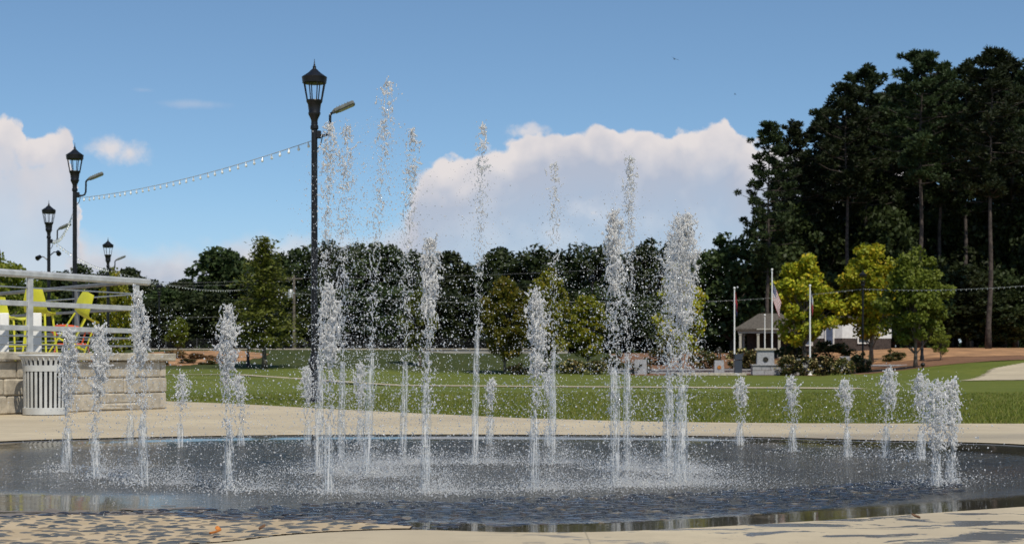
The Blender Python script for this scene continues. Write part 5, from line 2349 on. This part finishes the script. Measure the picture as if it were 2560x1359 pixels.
    P5 = np.stack([np.cos(a5) * r5, np.sin(a5) * r5, h5 + .004], 1)
    o = link('splash', drops(P5, sizes(n5, .0036, .5), M['foam'], 'splash'), e)
    o['kind'] = 'stuff'
    return e


JETS = [
    (168, 1165, 180, 822, 'mid', 'leftmost jet, just right of the slatted bin', 13, 24, 1.2, .5),
    (237, 1180, 246, 818, 'mid', 'second jet from the left, rising before the stone wall', 13, 22, 1.2, .5),
    (362, 1195, 346, 730, 'mid', 'tall white headed jet at the right end of the metal railing', 12, 22, 1.2, .6),
    (325, 1112, 327, 892, 'small', 'faint thin jet between the two leftmost jets and the railing end, at the back', 9, 13, .7, .6),
    (450, 1116, 455, 936, 'small', 'small jet alone on the lawn right of the stone wall', 9, 17, .8, .6),
    (572, 1208, 571, 768, 'mid', 'pointed front jet standing alone left of the nearest lamp post', 13, 24, 1.2, .55),
    (604, 1112, 600, 940, 'small', 'small back jet hidden just right of the pointed front jet', 9, 16, .8, .5),
    (770, 1110, 768, 920, 'small', 'small jet at the foot of the nearest lamp post', 9, 18, .9, .6),
    (795, 1168, 824, 322, 'tall', 'tall jet touching the nearest lamp post, leftmost of the tall jets', 12, 27, 1.0, .5),
    (822, 1215, 827, 714, 'mid', 'white headed front jet just right of the nearest lamp post', 13, 24, 1.1, .55),
    (852, 1150, 869, 338, 'tall', 'tall back jet second from the nearest lamp post', 10, 24, .9, .5),
    (900, 1110, 904, 910, 'small', 'small back jet left of the base of the tallest jet', 10, 18, .9, .6),
    (917, 1175, 963, 210, 'tall', 'tallest jet of all, arching to the right at its top', 11, 28, .8, .5),
    (1007, 1145, 1032, 346, 'tall', 'tall back jet right of the tallest jet', 10, 22, .9, .5),
    (1062, 1215, 1073, 594, 'mid', 'leaning centre jet in the front row, pale pointed top', 13, 24, 1.3, .7),
    (1187, 1145, 1211, 333, 'tall', 'thin single jet standing alone in the centre', 9, 19, .7, .65),
    (1224, 1108, 1228, 948, 'small', 'small back jet just right of the thin single jet', 10, 14, .9, .7),
    (1335, 1208, 1343, 722, 'mid', 'front jet with the thick white head, centre right', 13, 27, 1.3, .6),
    (1382, 1145, 1389, 420, 'tall', 'sparse tall jet just right of the thick white headed one', 9, 18, .6, .6),
    (1370, 1112, 1372, 926, 'small', 'small back jet between the thick white headed jet and the sparse tall one', 10, 15, .8, .5),
    (1537, 1200, 1532, 530, 'mid', 'left and nearer one of the twin tall jets', 14, 25, 1.3, .7),
    (1567, 1160, 1580, 410, 'tall', 'right and taller one of the twin tall jets, dark thin tip', 10, 21, 1.0, .6),
    (1668, 1165, 1690, 556, 'tall', 'left column of the bushiest jet pair', 14, 33, 1.7, .55),
    (1703, 1195, 1718, 534, 'mid', 'right front column of the bushiest jet pair, reaching higher', 17, 35, 1.8, .6),
    (1850, 1112, 1854, 945, 'small', 'small jet in front of the dark lectern stone, first right of the bushiest pair', 10, 16, .9, .6),
    (1983, 1125, 1982, 940, 'small', 'small round headed jet in front of the rose bushes', 10, 17, 1.0, .6),
    (2120, 1135, 2116, 947, 'small', 'small jet left of the memorial lamp post, thin streams falling off its right side', 10, 18, 1.0, .65),
    (2213, 1138, 2222, 922, 'small', 'small jet right of the memorial lamp post, highest of the small right jets', 11, 21, 1.0, .6),
    (2303, 1145, 2306, 935, 'small', 'small jet just left of the dense pair at the right', 11, 20, 1.1, .6),
    (2342, 1205, 2336, 955, 'mid', 'left jet of the dense low pair near the right frame edge', 13, 27, 1.2, .5),
    (2380, 1195, 2382, 953, 'mid', 'right jet of the dense low pair near the right frame edge', 13, 22, 1.2, .5),
]
for j in JETS:
    jet(*j)

# loose drops thrown between the jets, and fine spray with specks added for sparkle on the water
cen = [(gp(j[0], j[1]).x, CH * F / (j[1] - HZ) * 1.05, zz(j[3], CH * F / (j[1] - HZ) * 1.05), j[7]) for j in JETS]
Ps = []
for (x, y, h, dn) in cen:
    n = int(40 * dn * h)
    z = h * rng.random(n) ** 1.3 * .9
    s = .10 + .16 * (1 - z / h)
    Ps.append(np.stack([x + rng.normal(.04, 1, n) * s + .0, y + rng.normal(0, 1, n) * s, z + .02], 1))
n = 500
Ps.append(np.stack([rng.uniform(-1.9, 1.6, n), rng.uniform(11.5, 16.5, n), rng.random(n) ** 1.5 * 1.5], 1))
Ps = np.concatenate(Ps)
tag(link('spray', drops(Ps, sizes(len(Ps), .0023, .6, .001), M['drop'], 'spray')), 'loose drops flying between the jets', 'spray', kind='stuff')
Ps = []
for (x, y, h, dn) in cen:
    n = int(80 * dn * min(h, 2.2) ** 1.1)
    r = np.abs(rng.normal(0, .36, n))
    a = rng.uniform(0, 2 * PI, n)
    z = rng.random(n) ** 2.6 * .17 * np.exp(-r * 1.8)
    Ps.append(np.stack([x + .12 + np.cos(a) * r, y + np.sin(a) * r, z - .075], 1))
n = 9000  # white specks strewn over the pool to stand for glints on ripples
a = rng.uniform(0, 2 * PI, n)
r = np.sqrt(rng.random(n))
Ps.append(np.stack([CEN.x + .1 + np.cos(a) * r * 4.4, CEN.y + .3 + np.sin(a) * r * 3.6, -.087 + rng.random(n) ** 5 * .07], 1))
Ps = np.concatenate(Ps)
tag(link('spray_and_sparkle', drops(Ps, sizes(len(Ps), .0028, .35), M['mist_sparkle'], 'spray_and_sparkle', None, True)), 'fine white spray at the feet of the jets, with white specks added as sparkle', 'spray', kind='stuff')

# fallen leaves at the rim
for i, (px, py, rz, lab) in enumerate(((538, 1340, .4, 'orange fallen leaf on the paving at the pebble edge, lower one of a close pair'),
                                       (545, 1333, 1.9, 'orange fallen leaf on the paving at the pebble edge, upper one of a close pair'),
                                       (655, 1318, 1.2, 'brown fallen leaf among the dry pebbles near their pointed end'),
                                       (2290, 1300, 2.2, 'brown fallen leaf on the paving near the dense low pair of jets'))):
    p = gp(px, py)
    b = MB()
    vs = []
    for k in range(9):
        t = k / 8
        w = .018 * math.sin(PI * t) ** .7 + .001
        for sgn in (-1, 0, 1):
            vs.append(((t - .5) * .055, sgn * w * .7, .012 + .014 * t * t + .008 * abs(sgn) + .002))
    fs = [(k * 3 + q, (k + 1) * 3 + q, (k + 1) * 3 + q + 1, k * 3 + q + 1) for k in range(8) for q in (0, 1)]
    b.add(vs, fs)
    o = b.build('fallen_leaf', M['leaf_orange'] if i < 2 else M['leaf_brown'], None, True)
    o.location = (p.x, p.y, dish(min(1, rim_t(p.x, p.y))) if i == 2 else 0)
    o.rotation_euler = (0, 0, rz)
    md = o.modifiers.new('thick', 'SOLIDIFY')
    md.thickness = .0015
    tag(o, lab, 'leaf', 'fallen leaves round the splash pad')

# birds


def bird(px, py, d, span, label, rz):
    e = MB()
    s = span / 2
    e.tube([(0, -.35 * s, 0), (0, -.15 * s, .01), (0, .25 * s, 0), (0, .5 * s, -.01)], [.02 * s, .09 * s, .08 * s, .02 * s], 6)
    o = e.build('bird', M['bird'], None, True)
    o.location = (at(px, d), d, zz(py, d))
    o.rotation_euler = (.2, .25, rz)
    for sg in (-1, 1):
        w = MB()
        pts = [(0, 0, .02), (.35, .05, .16), (.7, 0, .17), (1.0, -.18, .1)]
        ch = [.22, .22, .16, .03]
        vs = []
        for (x, y, z), c in zip(pts, ch):
            for yy_, zq in ((y + c * .5, 0), (y - c * .5, 0), (y + c * .5, .012), (y - c * .5, .012)):
                vs.append((sg * x * s, yy_ * s, (z + zq) * s))
        fs = []
        for i in range(3):
            a_, b2 = i * 4, i * 4 + 4
            fs += [(a_, a_ + 1, b2 + 1, b2), (a_ + 2, b2 + 2, b2 + 3, a_ + 3), (a_, b2, b2 + 2, a_ + 2), (a_ + 1, a_ + 3, b2 + 3, b2 + 1)]
        w.add(vs, fs)
        w.build('wing', M['bird'], o)
    tag(o, label, 'bird', 'birds soaring over the trees')


bird(1687, 148, 150, .85, 'dark bird with spread wings high over the big cloud', .6)
bird(1838, 236, 260, .8, 'tiny distant bird left of the pine stand', 1.2)
